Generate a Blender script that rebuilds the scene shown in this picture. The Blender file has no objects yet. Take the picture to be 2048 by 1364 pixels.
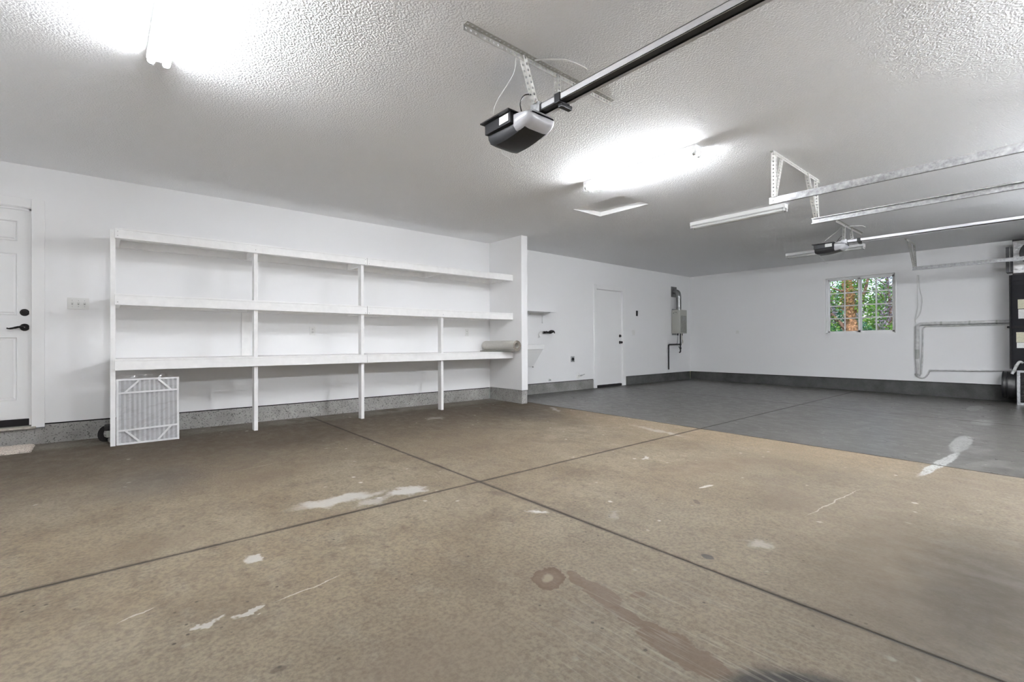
import bpy, bmesh, math, random
from mathutils import Vector, Matrix
random.seed(7)
S = bpy.context.scene
COL = S.collection
R = math.radians

# ------------------------------------------------------------------ room constants (metres)
XL, XR = -1.62, 11.796          # left / right wall faces
YF, YB = -0.95, 6.4735          # garage-door wall / shelf wall faces
ZC = 2.673                      # ceiling
SL = 0.0139                     # the slab falls towards the garage doors
def zf(y): return -SL * (YB - y)

# ------------------------------------------------------------------ camera
cam_d = bpy.data.cameras.new('camera'); cam = bpy.data.objects.new('camera', cam_d); COL.objects.link(cam)
f_px = 955.92
cam_d.sensor_fit = 'HORIZONTAL'; cam_d.sensor_width = 36.0; cam_d.lens = 36.0 * f_px / 2048.0
cam_d.clip_start = 0.02; cam_d.clip_end = 200
yaw, pitch, roll = 0.8588, 0.0047, -0.0044
Fv = Vector((math.cos(yaw) * math.cos(pitch), math.sin(yaw) * math.cos(pitch), math.sin(pitch)))
Rv = Vector((math.sin(yaw), -math.cos(yaw), 0)); Uv = Rv.cross(Fv)
R2 = Rv * math.cos(roll) + Uv * math.sin(roll); U2 = -Rv * math.sin(roll) + Uv * math.cos(roll)
cam.matrix_world = Matrix(((R2.x, U2.x, -Fv.x, 0), (R2.y, U2.y, -Fv.y, 0), (R2.z, U2.z, -Fv.z, 0.953), (0, 0, 0, 1)))
S.camera = cam

# ------------------------------------------------------------------ world, sun, exposure
W = bpy.data.worlds.new('sky'); S.world = W; W.use_nodes = True
wn = W.node_tree.nodes; wl = W.node_tree.links
sky = wn.new('ShaderNodeTexSky'); sky.sky_type = 'NISHITA'; sky.sun_disc = False
sky.sun_elevation = R(52); sky.sun_rotation = R(250); sky.air_density = 1.0; sky.dust_density = 2.0
wl.new(sky.outputs[0], wn['Background'].inputs[0]); wn['Background'].inputs[1].default_value = 0.17
sun_d = bpy.data.lights.new('sun', 'SUN'); sun = bpy.data.objects.new('sun', sun_d); COL.objects.link(sun)
sun_d.energy = 2.2; sun_d.angle = R(0.6); sun_d.color = (1.0, 0.95, 0.86)
sun.location = (-6, -8, 14); sun.rotation_euler = Vector((0.62, 0.25, -0.74)).to_track_quat('-Z', 'Y').to_euler()
TUBE_POWER, FILL_POWER_FRONT = 100.0, 120.0   # emission strength of the mid-room tubes and the added unseen fill tubes
S.view_settings.view_transform = 'Standard'; S.view_settings.look = 'None'
S.view_settings.exposure = 0.95; S.view_settings.gamma = 1.0; S.view_settings.use_curve_mapping = False
S.cycles.max_bounces = 12; S.cycles.diffuse_bounces = 8; S.cycles.glossy_bounces = 4
S.cycles.adaptive_threshold = .18; S.cycles.adaptive_min_samples = 16
S.cycles.transparent_max_bounces = 12; S.cycles.caustics_reflective = False; S.cycles.caustics_refractive = False

# ------------------------------------------------------------------ material helpers
def new_mat(name):
    m = bpy.data.materials.new(name); m.use_nodes = True
    return m, m.node_tree.nodes, m.node_tree.links, m.node_tree.nodes['Principled BSDF']
def mat(name, col, rough=0.5, metal=0.0, var=0.0, vscale=8.0, bump=0.0, bscale=60.0, spec=0.5, coat=0.0, bdist=0.004, bdetail=3.0):
    m, n, l, b = new_mat(name)
    b.inputs['Base Color'].default_value = (*col, 1); b.inputs['Roughness'].default_value = rough
    b.inputs['Metallic'].default_value = metal; b.inputs['Specular IOR Level'].default_value = spec
    b.inputs['Coat Weight'].default_value = coat
    g = n.new('ShaderNodeNewGeometry')
    if var:
        t = n.new('ShaderNodeTexNoise'); t.inputs['Scale'].default_value = vscale; t.inputs['Detail'].default_value = 6
        l.new(g.outputs['Position'], t.inputs['Vector'])
        r = n.new('ShaderNodeMapRange'); r.inputs[1].default_value = .3; r.inputs[2].default_value = .7
        r.inputs[3].default_value = 1 - var; r.inputs[4].default_value = 1 + var; l.new(t.outputs['Fac'], r.inputs[0])
        h = n.new('ShaderNodeMix'); h.data_type = 'RGBA'; h.blend_type = 'MULTIPLY'; h.inputs[0].default_value = 1
        h.inputs[6].default_value = (*col, 1)
        l.new(r.outputs[0], h.inputs[7]); l.new(h.outputs[2], b.inputs['Base Color'])
    if bump:
        t = n.new('ShaderNodeTexNoise'); t.inputs['Scale'].default_value = bscale; t.inputs['Detail'].default_value = bdetail
        l.new(g.outputs['Position'], t.inputs['Vector'])
        u = n.new('ShaderNodeBump'); u.inputs['Strength'].default_value = bump; u.inputs['Distance'].default_value = bdist
        l.new(t.outputs['Fac'], u.inputs['Height']); l.new(u.outputs[0], b.inputs['Normal'])
    return m
def emit_mat(name, col, strength):
    m, n, l, b = new_mat(name)
    b.inputs['Base Color'].default_value = (.9, .9, .9, 1)
    b.inputs['Emission Color'].default_value = (*col, 1); b.inputs['Emission Strength'].default_value = strength
    return m
def glass_mat(name, tint=(1, 1, 1), gloss=0.08, rough=0.02):
    m, n, l, b = new_mat(name); n.remove(b)
    t = n.new('ShaderNodeBsdfTransparent'); t.inputs[0].default_value = (*tint, 1)
    g = n.new('ShaderNodeBsdfGlossy'); g.inputs['Roughness'].default_value = rough
    mx = n.new('ShaderNodeMixShader'); fr = n.new('ShaderNodeFresnel'); fr.inputs[0].default_value = 1.35
    l.new(fr.outputs[0], mx.inputs[0])
    l.new(t.outputs[0], mx.inputs[1]); l.new(g.outputs[0], mx.inputs[2]); l.new(mx.outputs[0], n['Material Output'].inputs[0])
    return m

# floor: stained concrete, one material per slab so that each carries only its own stains
def floor_material(x0, x1, y0, y1):
    m, n, l, b = new_mat('stained_concrete')
    bay3 = x0 > 5.0
    geo = n.new('ShaderNodeNewGeometry'); P = geo.outputs['Position']
    def noise(scale, detail=4, rough=.55, vec=None):
        t = n.new('ShaderNodeTexNoise'); t.inputs['Scale'].default_value = scale; t.inputs['Detail'].default_value = detail
        t.inputs['Roughness'].default_value = rough
        l.new(vec or P, t.inputs['Vector']); return t.outputs['Fac']
    def rng(src, a, bb, c=0.0, d=1.0, smooth=True):
        r = n.new('ShaderNodeMapRange'); r.interpolation_type = 'SMOOTHSTEP' if smooth else 'LINEAR'
        r.inputs[1].default_value = a; r.inputs[2].default_value = bb; r.inputs[3].default_value = c; r.inputs[4].default_value = d
        l.new(src, r.inputs[0]); return r.outputs[0]
    def op(kind, a, bb=None):
        t = n.new('ShaderNodeMath'); t.operation = kind
        for i, v in enumerate((a, bb)):
            if v is None: continue
            if isinstance(v, (int, float)): t.inputs[i].default_value = v
            else: l.new(v, t.inputs[i])
        return t.outputs[0]
    def mul(a, bb): return op('MULTIPLY', a, bb)
    def mix(fac, c0, c1):
        h = n.new('ShaderNodeMix'); h.data_type = 'RGBA'
        if isinstance(fac, (int, float)): h.inputs[0].default_value = fac
        else: l.new(fac, h.inputs[0])
        for i, c in ((6, c0), (7, c1)):
            if isinstance(c, tuple): h.inputs[i].default_value = (*c, 1)
            else: l.new(c, h.inputs[i])
        return h.outputs[2]
    wn_ = n.new('ShaderNodeTexNoise'); wn_.inputs['Scale'].default_value = 5.5; wn_.inputs['Detail'].default_value = 4; wn_.inputs['Roughness'].default_value = .65
    l.new(P, wn_.inputs['Vector'])
    sub = n.new('ShaderNodeVectorMath'); sub.operation = 'SUBTRACT'; sub.inputs[1].default_value = (.5, .5, .5); l.new(wn_.outputs['Color'], sub.inputs[0])
    def warped(k):
        s = n.new('ShaderNodeVectorMath'); s.operation = 'SCALE'; s.inputs['Scale'].default_value = k; l.new(sub.outputs[0], s.inputs[0])
        a = n.new('ShaderNodeVectorMath'); a.operation = 'ADD'; l.new(P, a.inputs[0]); l.new(s.outputs[0], a.inputs[1]); return a.outputs[0]
    Wp, Wp2, Wp3 = warped(.30), warped(.07), warped(.16)
    def here(cx, cy, rx, ry):
        r = max(rx, ry) + .12; return cx + r > x0 and cx - r < x1 and cy + r > y0 and cy - r < y1
    def radial(cx, cy, rx, ry, rot, vec):
        mp = n.new('ShaderNodeMapping'); mp.vector_type = 'TEXTURE'
        mp.inputs['Location'].default_value = (cx, cy, zf(cy)); mp.inputs['Rotation'].default_value = (0, 0, R(rot)); mp.inputs['Scale'].default_value = (rx, ry, 5)
        l.new(vec, mp.inputs['Vector'])
        ln = n.new('ShaderNodeVectorMath'); ln.operation = 'LENGTH'; l.new(mp.outputs[0], ln.inputs[0]); return ln.outputs['Value']
    def stain_or_shade(c, cx, cy, rx, ry, rot, soft, k, col, vec=None, gate=None):
        if not here(cx, cy, rx, ry): return c
        f = rng(radial(cx, cy, rx, ry, rot, vec or Wp), 1.0, 1.0 - soft, 0, k)
        if gate is not None: f = mul(f, gate)
        return mix(f, c, col)
    sx = n.new('ShaderNodeSeparateXYZ'); l.new(P, sx.inputs[0]); X, Y = sx.outputs[0], sx.outputs[1]
    sw = n.new('ShaderNodeSeparateXYZ'); l.new(Wp, sw.inputs[0]); XW, YW = sw.outputs[0], sw.outputs[1]
    nz_a, nz_b, nz_c = noise(.9, 3), noise(2.6, 7, .70, vec=Wp2), noise(60, 3, .65)
    mp = n.new('ShaderNodeMapping'); mp.inputs['Scale'].default_value = (2.2, 1.5, 1); mp.inputs['Rotation'].default_value = (0, 0, R(-40)); l.new(P, mp.inputs['Vector'])
    mp2 = n.new('ShaderNodeMapping'); mp2.inputs['Scale'].default_value = (1.3, .9, 1); mp2.inputs['Rotation'].default_value = (0, 0, R(-45)); l.new(P, mp2.inputs['Vector'])
    streak = noise(4.2, 5, .68, vec=mp.outputs[0])
    if not bay3:
        c = mix(rng(nz_a, .36, .64), FC['tan'], FC['tan2'])
        c = mix(rng(nz_b, .40, .74, 0, .80), c, FC['brown'])
        c = mix(rng(streak, .46, .72, 0, .62), c, FC['pale'])
        c = mix(rng(noise(15, 3, .7, vec=mp2.outputs[0]), .48, .74, 0, .55), c, FC['brown'])
        c = mix(rng(Y, 2.6, .8, 0, .55), c, FC['dull'])
        c = mix(rng(YW, 3.6, 5.5, 0, .78), c, FC['dirt'])
        if y1 > 6: c = mix(mul(rng(YW, 6.0, 6.22, 0, .7), rng(nz_b, .3, .55)), c, FC['wash'])
        if x1 > 5: c = mix(mul(rng(XW, 4.2, 5.2, 0, .55), mul(rng(Y, 5.2, 4.6), rng(Y, .3, 1.2))), c, FC['worn'])
    else:
        c = mix(rng(nz_b, .30, .72), FC['grey'], FC['grey2'])
        c = mix(rng(streak, .46, .74, 0, .75), c, FC['grey3'])
        c = mix(rng(Y, 1.2, -.5, 0, .4), c, FC['grey3'])
        c = mix(rng(YW, 5.6, 6.5, 0, .5), c, FC['grey'])
    c = mix(rng(nz_c, .66, .30, 0, .42), c, (.03, .024, .018))
    vor = n.new('ShaderNodeTexVoronoi'); vor.inputs['Scale'].default_value = 15; l.new(P, vor.inputs['Vector'])
    c = mix(mul(mul(rng(vor.outputs['Distance'], .13, .06), rng(nz_b, .48, .56)), .85), c, (.028, .023, .017))
    vor2 = n.new('ShaderNodeTexVoronoi'); vor2.inputs['Scale'].default_value = 6.5; l.new(Wp2, vor2.inputs['Vector'])
    c = mix(mul(mul(rng(vor2.outputs['Distance'], .13, .05), rng(nz_a, .5, .58)), .75), c, (.42, .40, .365))
    for s in BROAD: c = stain_or_shade(c, *s)
    for (cx, cy, rx, ry, rot, soft, k) in WHITE: c = stain_or_shade(c, cx, cy, rx, ry, rot, soft, k, (.36, .35, .325))
    for (cx, cy, rx, ry, rot, k) in LINES: c = stain_or_shade(c, cx, cy, rx, ry, rot, .4, k, (.40, .385, .35), Wp2)
    for (cx, cy, rx, ry, rot, k) in TAPE: c = stain_or_shade(c, cx, cy, rx, ry, rot, .25, k, (.34, .345, .33), Wp2, rng(nz_c, .34, .5))
    for (cx, cy, rx, ry, rot, rim) in SPILL:
        if not here(cx, cy, rx, ry): continue
        rr = radial(cx, cy, rx, ry, rot, Wp3)
        c = mix(rng(rr, 1.0, .90, 0, .75), c, (.082, .056, .036))
        if rim: c = mix(mul(rng(rr, 1.03, .97), rng(rr, .62, .9, 0, .8)), c, (.072, .047, .030))
    for s in SPOTS: c = stain_or_shade(c, *s, Wp2)
    joints = [('x', q) for q in (2.09, 5.30, 8.52) if x0 - .1 < q < x1 + .1] + [('y', 2.79)]
    for ax, q in joints:
        d = op('ABSOLUTE', op('SUBTRACT', X if ax == 'x' else Y, q))
        c = mix(mul(rng(d, .030, .006, 0, .75), rng(nz_b, .36, .58, .45, 1)), c, (.040, .032, .023))
    if here(1.5, .95, .8, .8):
        mb_ = n.new('ShaderNodeMapping'); mb_.inputs['Scale'].default_value = (80, 4.5, 1); mb_.inputs['Rotation'].default_value = (0, 0, R(4)); l.new(P, mb_.inputs['Vector'])
        br = mul(rng(noise(1.0, 3, .6, vec=mb_.outputs[0]), .50, .68), mul(rng(radial(1.5, .85, .8, .75, 0, Wp), 1, .2, 0, .30), rng(nz_b, .3, .55)))
        c = mix(br, c, (.27, .25, .21))
    l.new(c, b.inputs['Base Color'])
    l.new(rng(streak, .3, .7, (.27 if bay3 else .58), (.40 if bay3 else .78)), b.inputs['Roughness']); b.inputs['Specular IOR Level'].default_value = .5 if bay3 else .25
    bp = n.new('ShaderNodeBump'); bp.inputs['Strength'].default_value = (.12 if bay3 else .3); bp.inputs['Distance'].default_value = .004
    l.new(nz_c, bp.inputs['Height']); l.new(bp.outputs[0], b.inputs['Normal'])
    return m
FC = dict(tan=(0.174, 0.136, 0.089), tan2=(0.208, 0.173, 0.121), brown=(0.100, 0.073, 0.046), pale=(0.223, 0.192, 0.145), dull=(0.136, 0.114, 0.083), dirt=(0.083, 0.062, 0.042),
          wash=(0.238, 0.223, 0.194), worn=(0.272, 0.208, 0.136), grey=(0.075, 0.071, 0.064), grey2=(0.111, 0.107, 0.097), grey3=(0.157, 0.153, 0.140))
BROAD = [(2.75, .25, 1.5, .75, 0, .95, 1.0, (.050, .041, .028)), (.75, 1.3, .5, .35, 20, .9, .5, (.115, .088, .062)), (2.9, .6, 1.3, .35, 8, .9, .5, (.120, .096, .068)), (3.9, 1.9, 1.2, .3, -12, .9, .5, (.130, .098, .066)),  # first entry paints the weaker near-right light into the floor, plus brown wear
         (.3, 4.3, .5, .7, 0, .9, .6, (.085, .074, .062)), (4.5, 4.9, .7, .9, 0, .9, .6, (.052, .044, .034)), (1.1, .75, .5, .3, -30, .9, .5, (.120, .098, .073)), (3.4, 1.2, .6, .25, 30, .9, .5, (.110, .086, .062)),
         (2.03, 2.50, .075, .13, 30, .8, .75, (.080, .062, .044)), (1.6, 5.1, 1.0, .35, 0, .9, .5, (.060, .045, .031)), (.2, 3.0, .5, .25, 0, .9, .45, (.115, .086, .056)), (1.0, 3.9, .6, .3, 15, .9, .4, (.115, .086, .058)), (3.2, 3.6, .7, .3, -20, .9, .4, (.125, .094, .062))]
WHITE = [(1.57, 2.93, .20, .10, 8, .45, .75), (1.15, 3.06, .34, .11, -6, .5, .70), (1.30, 2.88, .13, .09, 0, .5, .5),
         (.54, 2.50, .05, .055, 20, .5, .8), (.305, 2.04, .035, .03, 0, .4, .7), (.44, 2.03, .07, .018, 14, .4, .7),
         (1.99, 2.10, .07, .06, 0, .9, .9), (2.00, 2.10, .03, .025, 0, .5, .9), (3.62, 2.42, .10, .04, 20, .5, .8),
         (3.3, 5.35, .22, .10, 10, .8, .6), (2.55, 1.0, .10, .07, -30, .7, .4), (2.3, 1.75, .12, .05, 20, .8, .3), (5.05, 4.9, .28, .05, 62, .6, .6), (4.8, 3.0, .5, .08, 80, .7, .45)]
LINES = [(.66, 2.06, .16, .004, 10, .6), (.10, 2.28, .07, .004, 25, .6), (3.6, .98, .5, .006, -4, .5), (3.25, 1.67, .09, .02, -8, .8), (.95, 4.25, .2, .005, 15, .4)]
TAPE = [(5.40, .700, .72, .045, -4, 1.0), (6.6, .70, .65, .085, 2, .55), (8.5, .70, .35, .12, 0, .35), (10.2, .92, .5, .09, 0, .45)]
SPILL = [(1.475, 1.47, .062, .105, -52, True), (1.555, 1.30, .050, .18, -12, False), (1.51, 1.04, .030, .18, 6, False), (1.47, .84, .066, .17, -6, False)]
SPOTS = [(1.475, 1.48, .024, .050, -52, .5, .8, (.19, .155, .110)), (1.66, 1.15, .044, .026, -20, .3, .8, (.085, .058, .038)), (2.205, 1.135, .026, .040, -10, .25, .9, (.042, .040, .038)),
         (1.42, .38, .34, .34, 0, .22, .90, (.012, .0115, .011)), (2.9, 1.55, .02, .06, -40, .4, .6, (.04, .034, .027)), (.42, 1.62, .03, .02, 0, .4, .7, (.06, .048, .036))]

def stem_material(name, c0, c1, pit):
    m, n, l, b = new_mat(name)
    g = n.new('ShaderNodeNewGeometry')
    t = n.new('ShaderNodeTexNoise'); t.inputs['Scale'].default_value = 3.5; t.inputs['Detail'].default_value = 8; t.inputs['Roughness'].default_value = .65
    l.new(g.outputs['Position'], t.inputs['Vector'])
    r = n.new('ShaderNodeMapRange'); r.inputs[1].default_value = .35; r.inputs[2].default_value = .66; l.new(t.outputs['Fac'], r.inputs[0])
    h = n.new('ShaderNodeMix'); h.data_type = 'RGBA'; h.inputs[6].default_value = (*c0, 1); h.inputs[7].default_value = (*c1, 1); l.new(r.outputs[0], h.inputs[0])
    t2 = n.new('ShaderNodeTexNoise'); t2.inputs['Scale'].default_value = 75; t2.inputs['Detail'].default_value = 4; l.new(g.outputs['Position'], t2.inputs['Vector'])
    r2 = n.new('ShaderNodeMapRange'); r2.inputs[1].default_value = .56; r2.inputs[2].default_value = .66; r2.inputs[4].default_value = pit; l.new(t2.outputs['Fac'], r2.inputs[0])
    h2 = n.new('ShaderNodeMix'); h2.data_type = 'RGBA'; h2.inputs[7].default_value = (.05, .05, .047, 1)
    l.new(r2.outputs[0], h2.inputs[0]); l.new(h.outputs[2], h2.inputs[6]); l.new(h2.outputs[2], b.inputs['Base Color'])
    u = n.new('ShaderNodeBump'); u.inputs['Strength'].default_value = .6; u.inputs['Distance'].default_value = .006
    l.new(t2.outputs['Fac'], u.inputs['Height']); l.new(u.outputs[0], b.inputs['Normal']); b.inputs['Roughness'].default_value = .9
    return m

M = {}
M['joint'] = mat('joint_dirt', (.028, .023, .018), .95, var=.3, vscale=20)
M['wall'] = mat('wall_paint', (.86, .86, .86), .62)
M['ceiling'] = mat('ceiling_orange_peel', (.895, .90, .91), .8, bump=.9, bscale=85, bdist=.006, bdetail=1.0)
M['stem_l'] = stem_material('stem_concrete_pale', (.40, .39, .37), (.27, .26, .245), .75)
M['stem_m'] = stem_material('stem_concrete_mid', (.30, .295, .28), (.19, .185, .175), .6)
M['stem_d'] = stem_material('stem_concrete_dark', (.10, .10, .096), (.055, .055, .053), .5)
M['white'] = mat('white_paint', (.86, .86, .86), .42)
M['door'] = mat('door_paint', (.85, .85, .845), .38)
M['trim'] = mat('trim_paint', (.87, .87, .865), .4)
M['lumber'] = mat('painted_lumber', (.87, .865, .855), .5, var=.035, vscale=14, bump=.2, bscale=34, bdist=.003)
M['plastic'] = mat('white_plastic', (.78, .78, .76), .35)
M['black'] = mat('black_plastic', (.016, .016, .018), .38, var=.2, vscale=30)
M['bronze'] = mat('dark_bronze', (.018, .016, .015), .33, metal=.6)
M['blackiron'] = mat('black_iron', (.012, .012, .012), .5, metal=.3)
M['galv'] = mat('galvanised_steel', (.48, .49, .50), .38, metal=.85, var=.22, vscale=45, bump=.05, bscale=40)
M['track'] = mat('spangled_galvanised', (.36, .36, .36), .5, metal=.6, var=.30, vscale=38)
M['perf'] = mat('perforated_angle', (.50, .495, .465), .5, metal=.35, var=.1, vscale=40)
M['railmetal'] = mat('rail_steel', (.78, .78, .80), .35, metal=.55, var=.05)
M['lens'] = mat('frosted_lens', (.48, .48, .50), .25, coat=.4)
M['paper'] = mat('label_paper', (.80, .80, .77), .7, var=.08, vscale=60)
M['paper_y'] = mat('label_cream', (.62, .60, .45), .7, var=.12, vscale=60)
M['tube_lit'] = emit_mat('lit_tube', (.955, .985, 1.04), TUBE_POWER)
M['tube_fill_front'] = emit_mat('added_fill_tube', (.955, .985, 1.04), FILL_POWER_FRONT)
M['tube_off'] = mat('unlit_tube', (.72, .72, .71), .2)
M['fixture'] = mat('fixture_enamel', (.80, .80, .79), .35)
M['heater'] = mat('heater_enamel', (.46, .46, .42), .4)
M['heater_side'] = mat('heater_label_grey', (.30, .30, .27), .5, var=.25, vscale=50)
M['duct'] = mat('silver_duct', (.24, .24, .24), .33, metal=.9, var=.25, vscale=12)
M['foil'] = mat('foil_wrap', (.45, .45, .45), .28, metal=.9, bump=.5, bscale=22, bdist=.02)
M['cabinet'] = mat('furnace_dark', (.008, .008, .010), .6, var=.15, vscale=10, spec=.2)
M['darkduct'] = mat('dark_round_duct', (.10, .10, .10), .28, metal=.8, var=.3, vscale=10)
M['carpet'] = mat('carpet_back', (.56, .545, .505), .95, var=.05, vscale=50, bump=.3, bscale=260)
M['pile'] = mat('carpet_pile', (.27, .235, .20), 1.0, var=.55, vscale=160, bump=1.0, bscale=200)
M['mat'] = mat('door_mat_pile', (.52, .46, .40), 1.0, var=.35, vscale=120, bump=1.0, bscale=160)
M['filter_frame'] = mat('filter_card', (.92, .92, .92), .6)
M['pleat'] = mat('filter_pleat', (.60, .60, .61), .8)
M['glass'] = glass_mat('window_glass')
M['cord'] = mat('white_cord', (.70, .70, .68), .5)
M['sink'] = mat('sink_plastic', (.76, .76, .75), .35)
M['steel'] = mat('steel_bolt', (.35, .35, .35), .35, metal=.9)
M['pipe_w'] = mat('painted_pipe', (.60, .60, .59), .5, var=.18, vscale=16, bump=.3, bscale=40)
M['void'] = mat('dark_gap', (.012, .011, .011), .9)
M['sill'] = mat('raw_sill', (.42, .39, .34), .8, var=.25, vscale=30)
M['rubber'] = mat('old_rubber', (.022, .020, .020), .7, var=.3)
M['block'] = mat('grey_block', (.42, .43, .40), .6, var=.1)
M['bark'] = mat('bark', (.36, .20, .11), .9, var=.7, vscale=18, bump=1.0, bscale=16, bdist=.05)
M['branch'] = mat('branch_bark', (.20, .125, .095), .9, var=.5, vscale=20)
def leaf_mat(name, c0, c1):
    m, n, l, b = new_mat(name)
    g = n.new('ShaderNodeNewGeometry')
    h = n.new('ShaderNodeMix'); h.data_type = 'RGBA'; h.inputs[6].default_value = (*c0, 1); h.inputs[7].default_value = (*c1, 1)
    l.new(g.outputs['Random Per Island'], h.inputs[0]); l.new(h.outputs[2], b.inputs['Base Color'])
    b.inputs['Roughness'].default_value = .55
    tr = n.new('ShaderNodeBsdfTranslucent'); l.new(h.outputs[2], tr.inputs[0])
    mx = n.new('ShaderNodeMixShader'); mx.inputs[0].default_value = .4
    l.new(b.outputs[0], mx.inputs[1]); l.new(tr.outputs[0], mx.inputs[2]); l.new(mx.outputs[0], n['Material Output'].inputs[0])
    return m
M['leaf_green'] = leaf_mat('leaf_green', (.05, .20, .03), (.22, .42, .06))
M['leaf_deep'] = leaf_mat('leaf_deep', (.02, .13, .07), (.07, .30, .13))
M['leaf_rust'] = leaf_mat('leaf_rust', (.40, .20, .07), (.30, .30, .10))
M['leaf_grey'] = leaf_mat('leaf_grey', (.22, .24, .26), (.34, .28, .36))
M['soil'] = mat('garden_soil', (.16, .15, .07), 1.0, var=.5, vscale=6)

# plastic film over the filter
def film_material():
    m, n, l, b = new_mat('clear_film'); n.remove(b)
    t = n.new('ShaderNodeBsdfTransparent'); t.inputs[0].default_value = (.95, .95, .95, 1)
    g = n.new('ShaderNodeBsdfGlossy'); g.inputs['Roughness'].default_value = .12
    mx = n.new('ShaderNodeMixShader'); mx.inputs[0].default_value = .10
    l.new(t.outputs[0], mx.inputs[1]); l.new(g.outputs[0], mx.inputs[2]); l.new(mx.outputs[0], n['Material Output'].inputs[0])
    return m
M['film'] = film_material()

# ------------------------------------------------------------------ geometry helpers
def wloc(o):
    v = Vector((0, 0, 0))
    while o is not None: v = v + o.location; o = o.parent
    return v
class MB:
    """collects shapes given in world metres; build() links them as ONE mesh object"""
    def __init__(s): s.v, s.f = [], []
    def raw(s, vs, fs):
        k = len(s.v); s.v += [tuple(p) for p in vs]; s.f += [tuple(i + k for i in f) for f in fs]; return s
    def box(s, a, b, bev=0.0, M4=None):
        x0, y0, z0 = a; x1, y1, z1 = b
        if x0 > x1: x0, x1 = x1, x0
        if y0 > y1: y0, y1 = y1, y0
        if z0 > z1: z0, z1 = z1, z0
        vs = [(x0, y0, z0), (x1, y0, z0), (x1, y1, z0), (x0, y1, z0), (x0, y0, z1), (x1, y0, z1), (x1, y1, z1), (x0, y1, z1)]
        fs = [(0, 3, 2, 1), (4, 5, 6, 7), (0, 1, 5, 4), (1, 2, 6, 5), (2, 3, 7, 6), (3, 0, 4, 7)]
        if bev:
            bm = bmesh.new(); bv = [bm.verts.new(p) for p in vs]
            for f in fs: bm.faces.new([bv[i] for i in f])
            bmesh.ops.bevel(bm, geom=bm.edges[:], offset=bev, segments=2, affect='EDGES', profile=.6)
            bm.verts.index_update(); vs = [v.co[:] for v in bm.verts]; fs = [tuple(v.index for v in f.verts) for f in bm.faces]; bm.free()
        if M4 is not None: vs = [tuple(M4 @ Vector(p)) for p in vs]
        return s.raw(vs, fs)
    def cyl(s, p0, p1, r0, r1=None, n=16, caps=True):
        r1 = r0 if r1 is None else r1
        p0, p1 = Vector(p0), Vector(p1); ax = (p1 - p0).normalized()
        u = ax.orthogonal().normalized(); w = ax.cross(u)
        vs = []
        for p, r in ((p0, r0), (p1, r1)):
            for i in range(n):
                a = 2 * math.pi * i / n; vs.append(p + u * (r * math.cos(a)) + w * (r * math.sin(a)))
        fs = [(i, (i + 1) % n, n + (i + 1) % n, n + i) for i in range(n)]
        if caps: fs += [tuple(range(n))[::-1], tuple(range(n, 2 * n))]
        return s.raw(vs, fs)
    def tube(s, pts, r, n=8, caps=True):
        pts = [Vector(p) for p in pts]; rs = r if isinstance(r, (list, tuple)) else [r] * len(pts)
        vs, fs = [], []; u = None
        for k, p in enumerate(pts):
            t = (pts[min(k + 1, len(pts) - 1)] - pts[max(k - 1, 0)]).normalized()
            u = t.orthogonal().normalized() if u is None else (u - t * u.dot(t)).normalized()
            w = t.cross(u)
            for i in range(n):
                a = 2 * math.pi * i / n; vs.append(p + u * (rs[k] * math.cos(a)) + w * (rs[k] * math.sin(a)))
        for k in range(len(pts) - 1):
            for i in range(n):
                j = (i + 1) % n; fs.append((k * n + i, k * n + j, (k + 1) * n + j, (k + 1) * n + i))
        if caps: fs += [tuple(range(n))[::-1], tuple(range((len(pts) - 1) * n, len(pts) * n))]
        return s.raw(vs, fs)
    def prism(s, poly, axis, a, b):
        """poly: 2-D outline in the two remaining axes (in x,y,z order), extruded along axis from a to b"""
        def P(q, t):
            q = list(q); q.insert('xyz'.index(axis), t); return tuple(q)
        n = len(poly); vs = [P(q, a) for q in poly] + [P(q, b) for q in poly]
        return s.raw(vs, [(i, (i + 1) % n, n + (i + 1) % n, n + i) for i in range(n)] + [tuple(range(n))[::-1], tuple(range(n, 2 * n))])
    def perf(s, p0, p1, side, w, t=.0025, pitch=.032, hr=.0075, nrm=None):
        """flat strip with a row of real holes from p0 to p1, w wide towards side"""
        p0, p1 = Vector(p0), Vector(p1); ax = p1 - p0; L = ax.length; ax.normalize()
        sd = Vector(side); sd = (sd - ax * sd.dot(ax)).normalized(); nn = ax.cross(sd)
        k = max(2, int(round(L / pitch))); d = L / k
        for c in range(k):
            o = p0 + ax * (d * (c + .5)) + sd * (w / 2)
            out = [(d / 2, 0), (d / 2, w / 2), (0, w / 2), (-d / 2, w / 2), (-d / 2, 0), (-d / 2, -w / 2), (0, -w / 2), (d / 2, -w / 2)]
            inn = [(hr * math.cos(math.pi * i / 4), hr * math.sin(math.pi * i / 4)) for i in range(8)]
            vs = []
            for h in (0, t):
                vs += [o + ax * a + sd * b + nn * h for a, b in out] + [o + ax * a + sd * b + nn * h for a, b in inn]
            fs = []
            for i in range(8):
                j = (i + 1) % 8
                fs += [(i, 8 + i, 8 + j, j), (16 + i, 16 + j, 24 + j, 24 + i), (8 + i, 24 + i, 24 + j, 8 + j)]
            fs += [(1, 2, 18, 17), (2, 3, 19, 18), (5, 6, 22, 21), (6, 7, 23, 22)]
            if c == 0: fs += [(3, 4, 20, 19), (4, 5, 21, 20)]
            if c == k - 1: fs += [(0, 1, 17, 16), (7, 0, 16, 23)]
            s.raw(vs, fs)
        return s
    def angle(s, p0, p1, sideA, sideB, w=.032, **k):
        return s.perf(p0, p1, sideA, w, **k).perf(p0, p1, sideB, w, **k)
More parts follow.
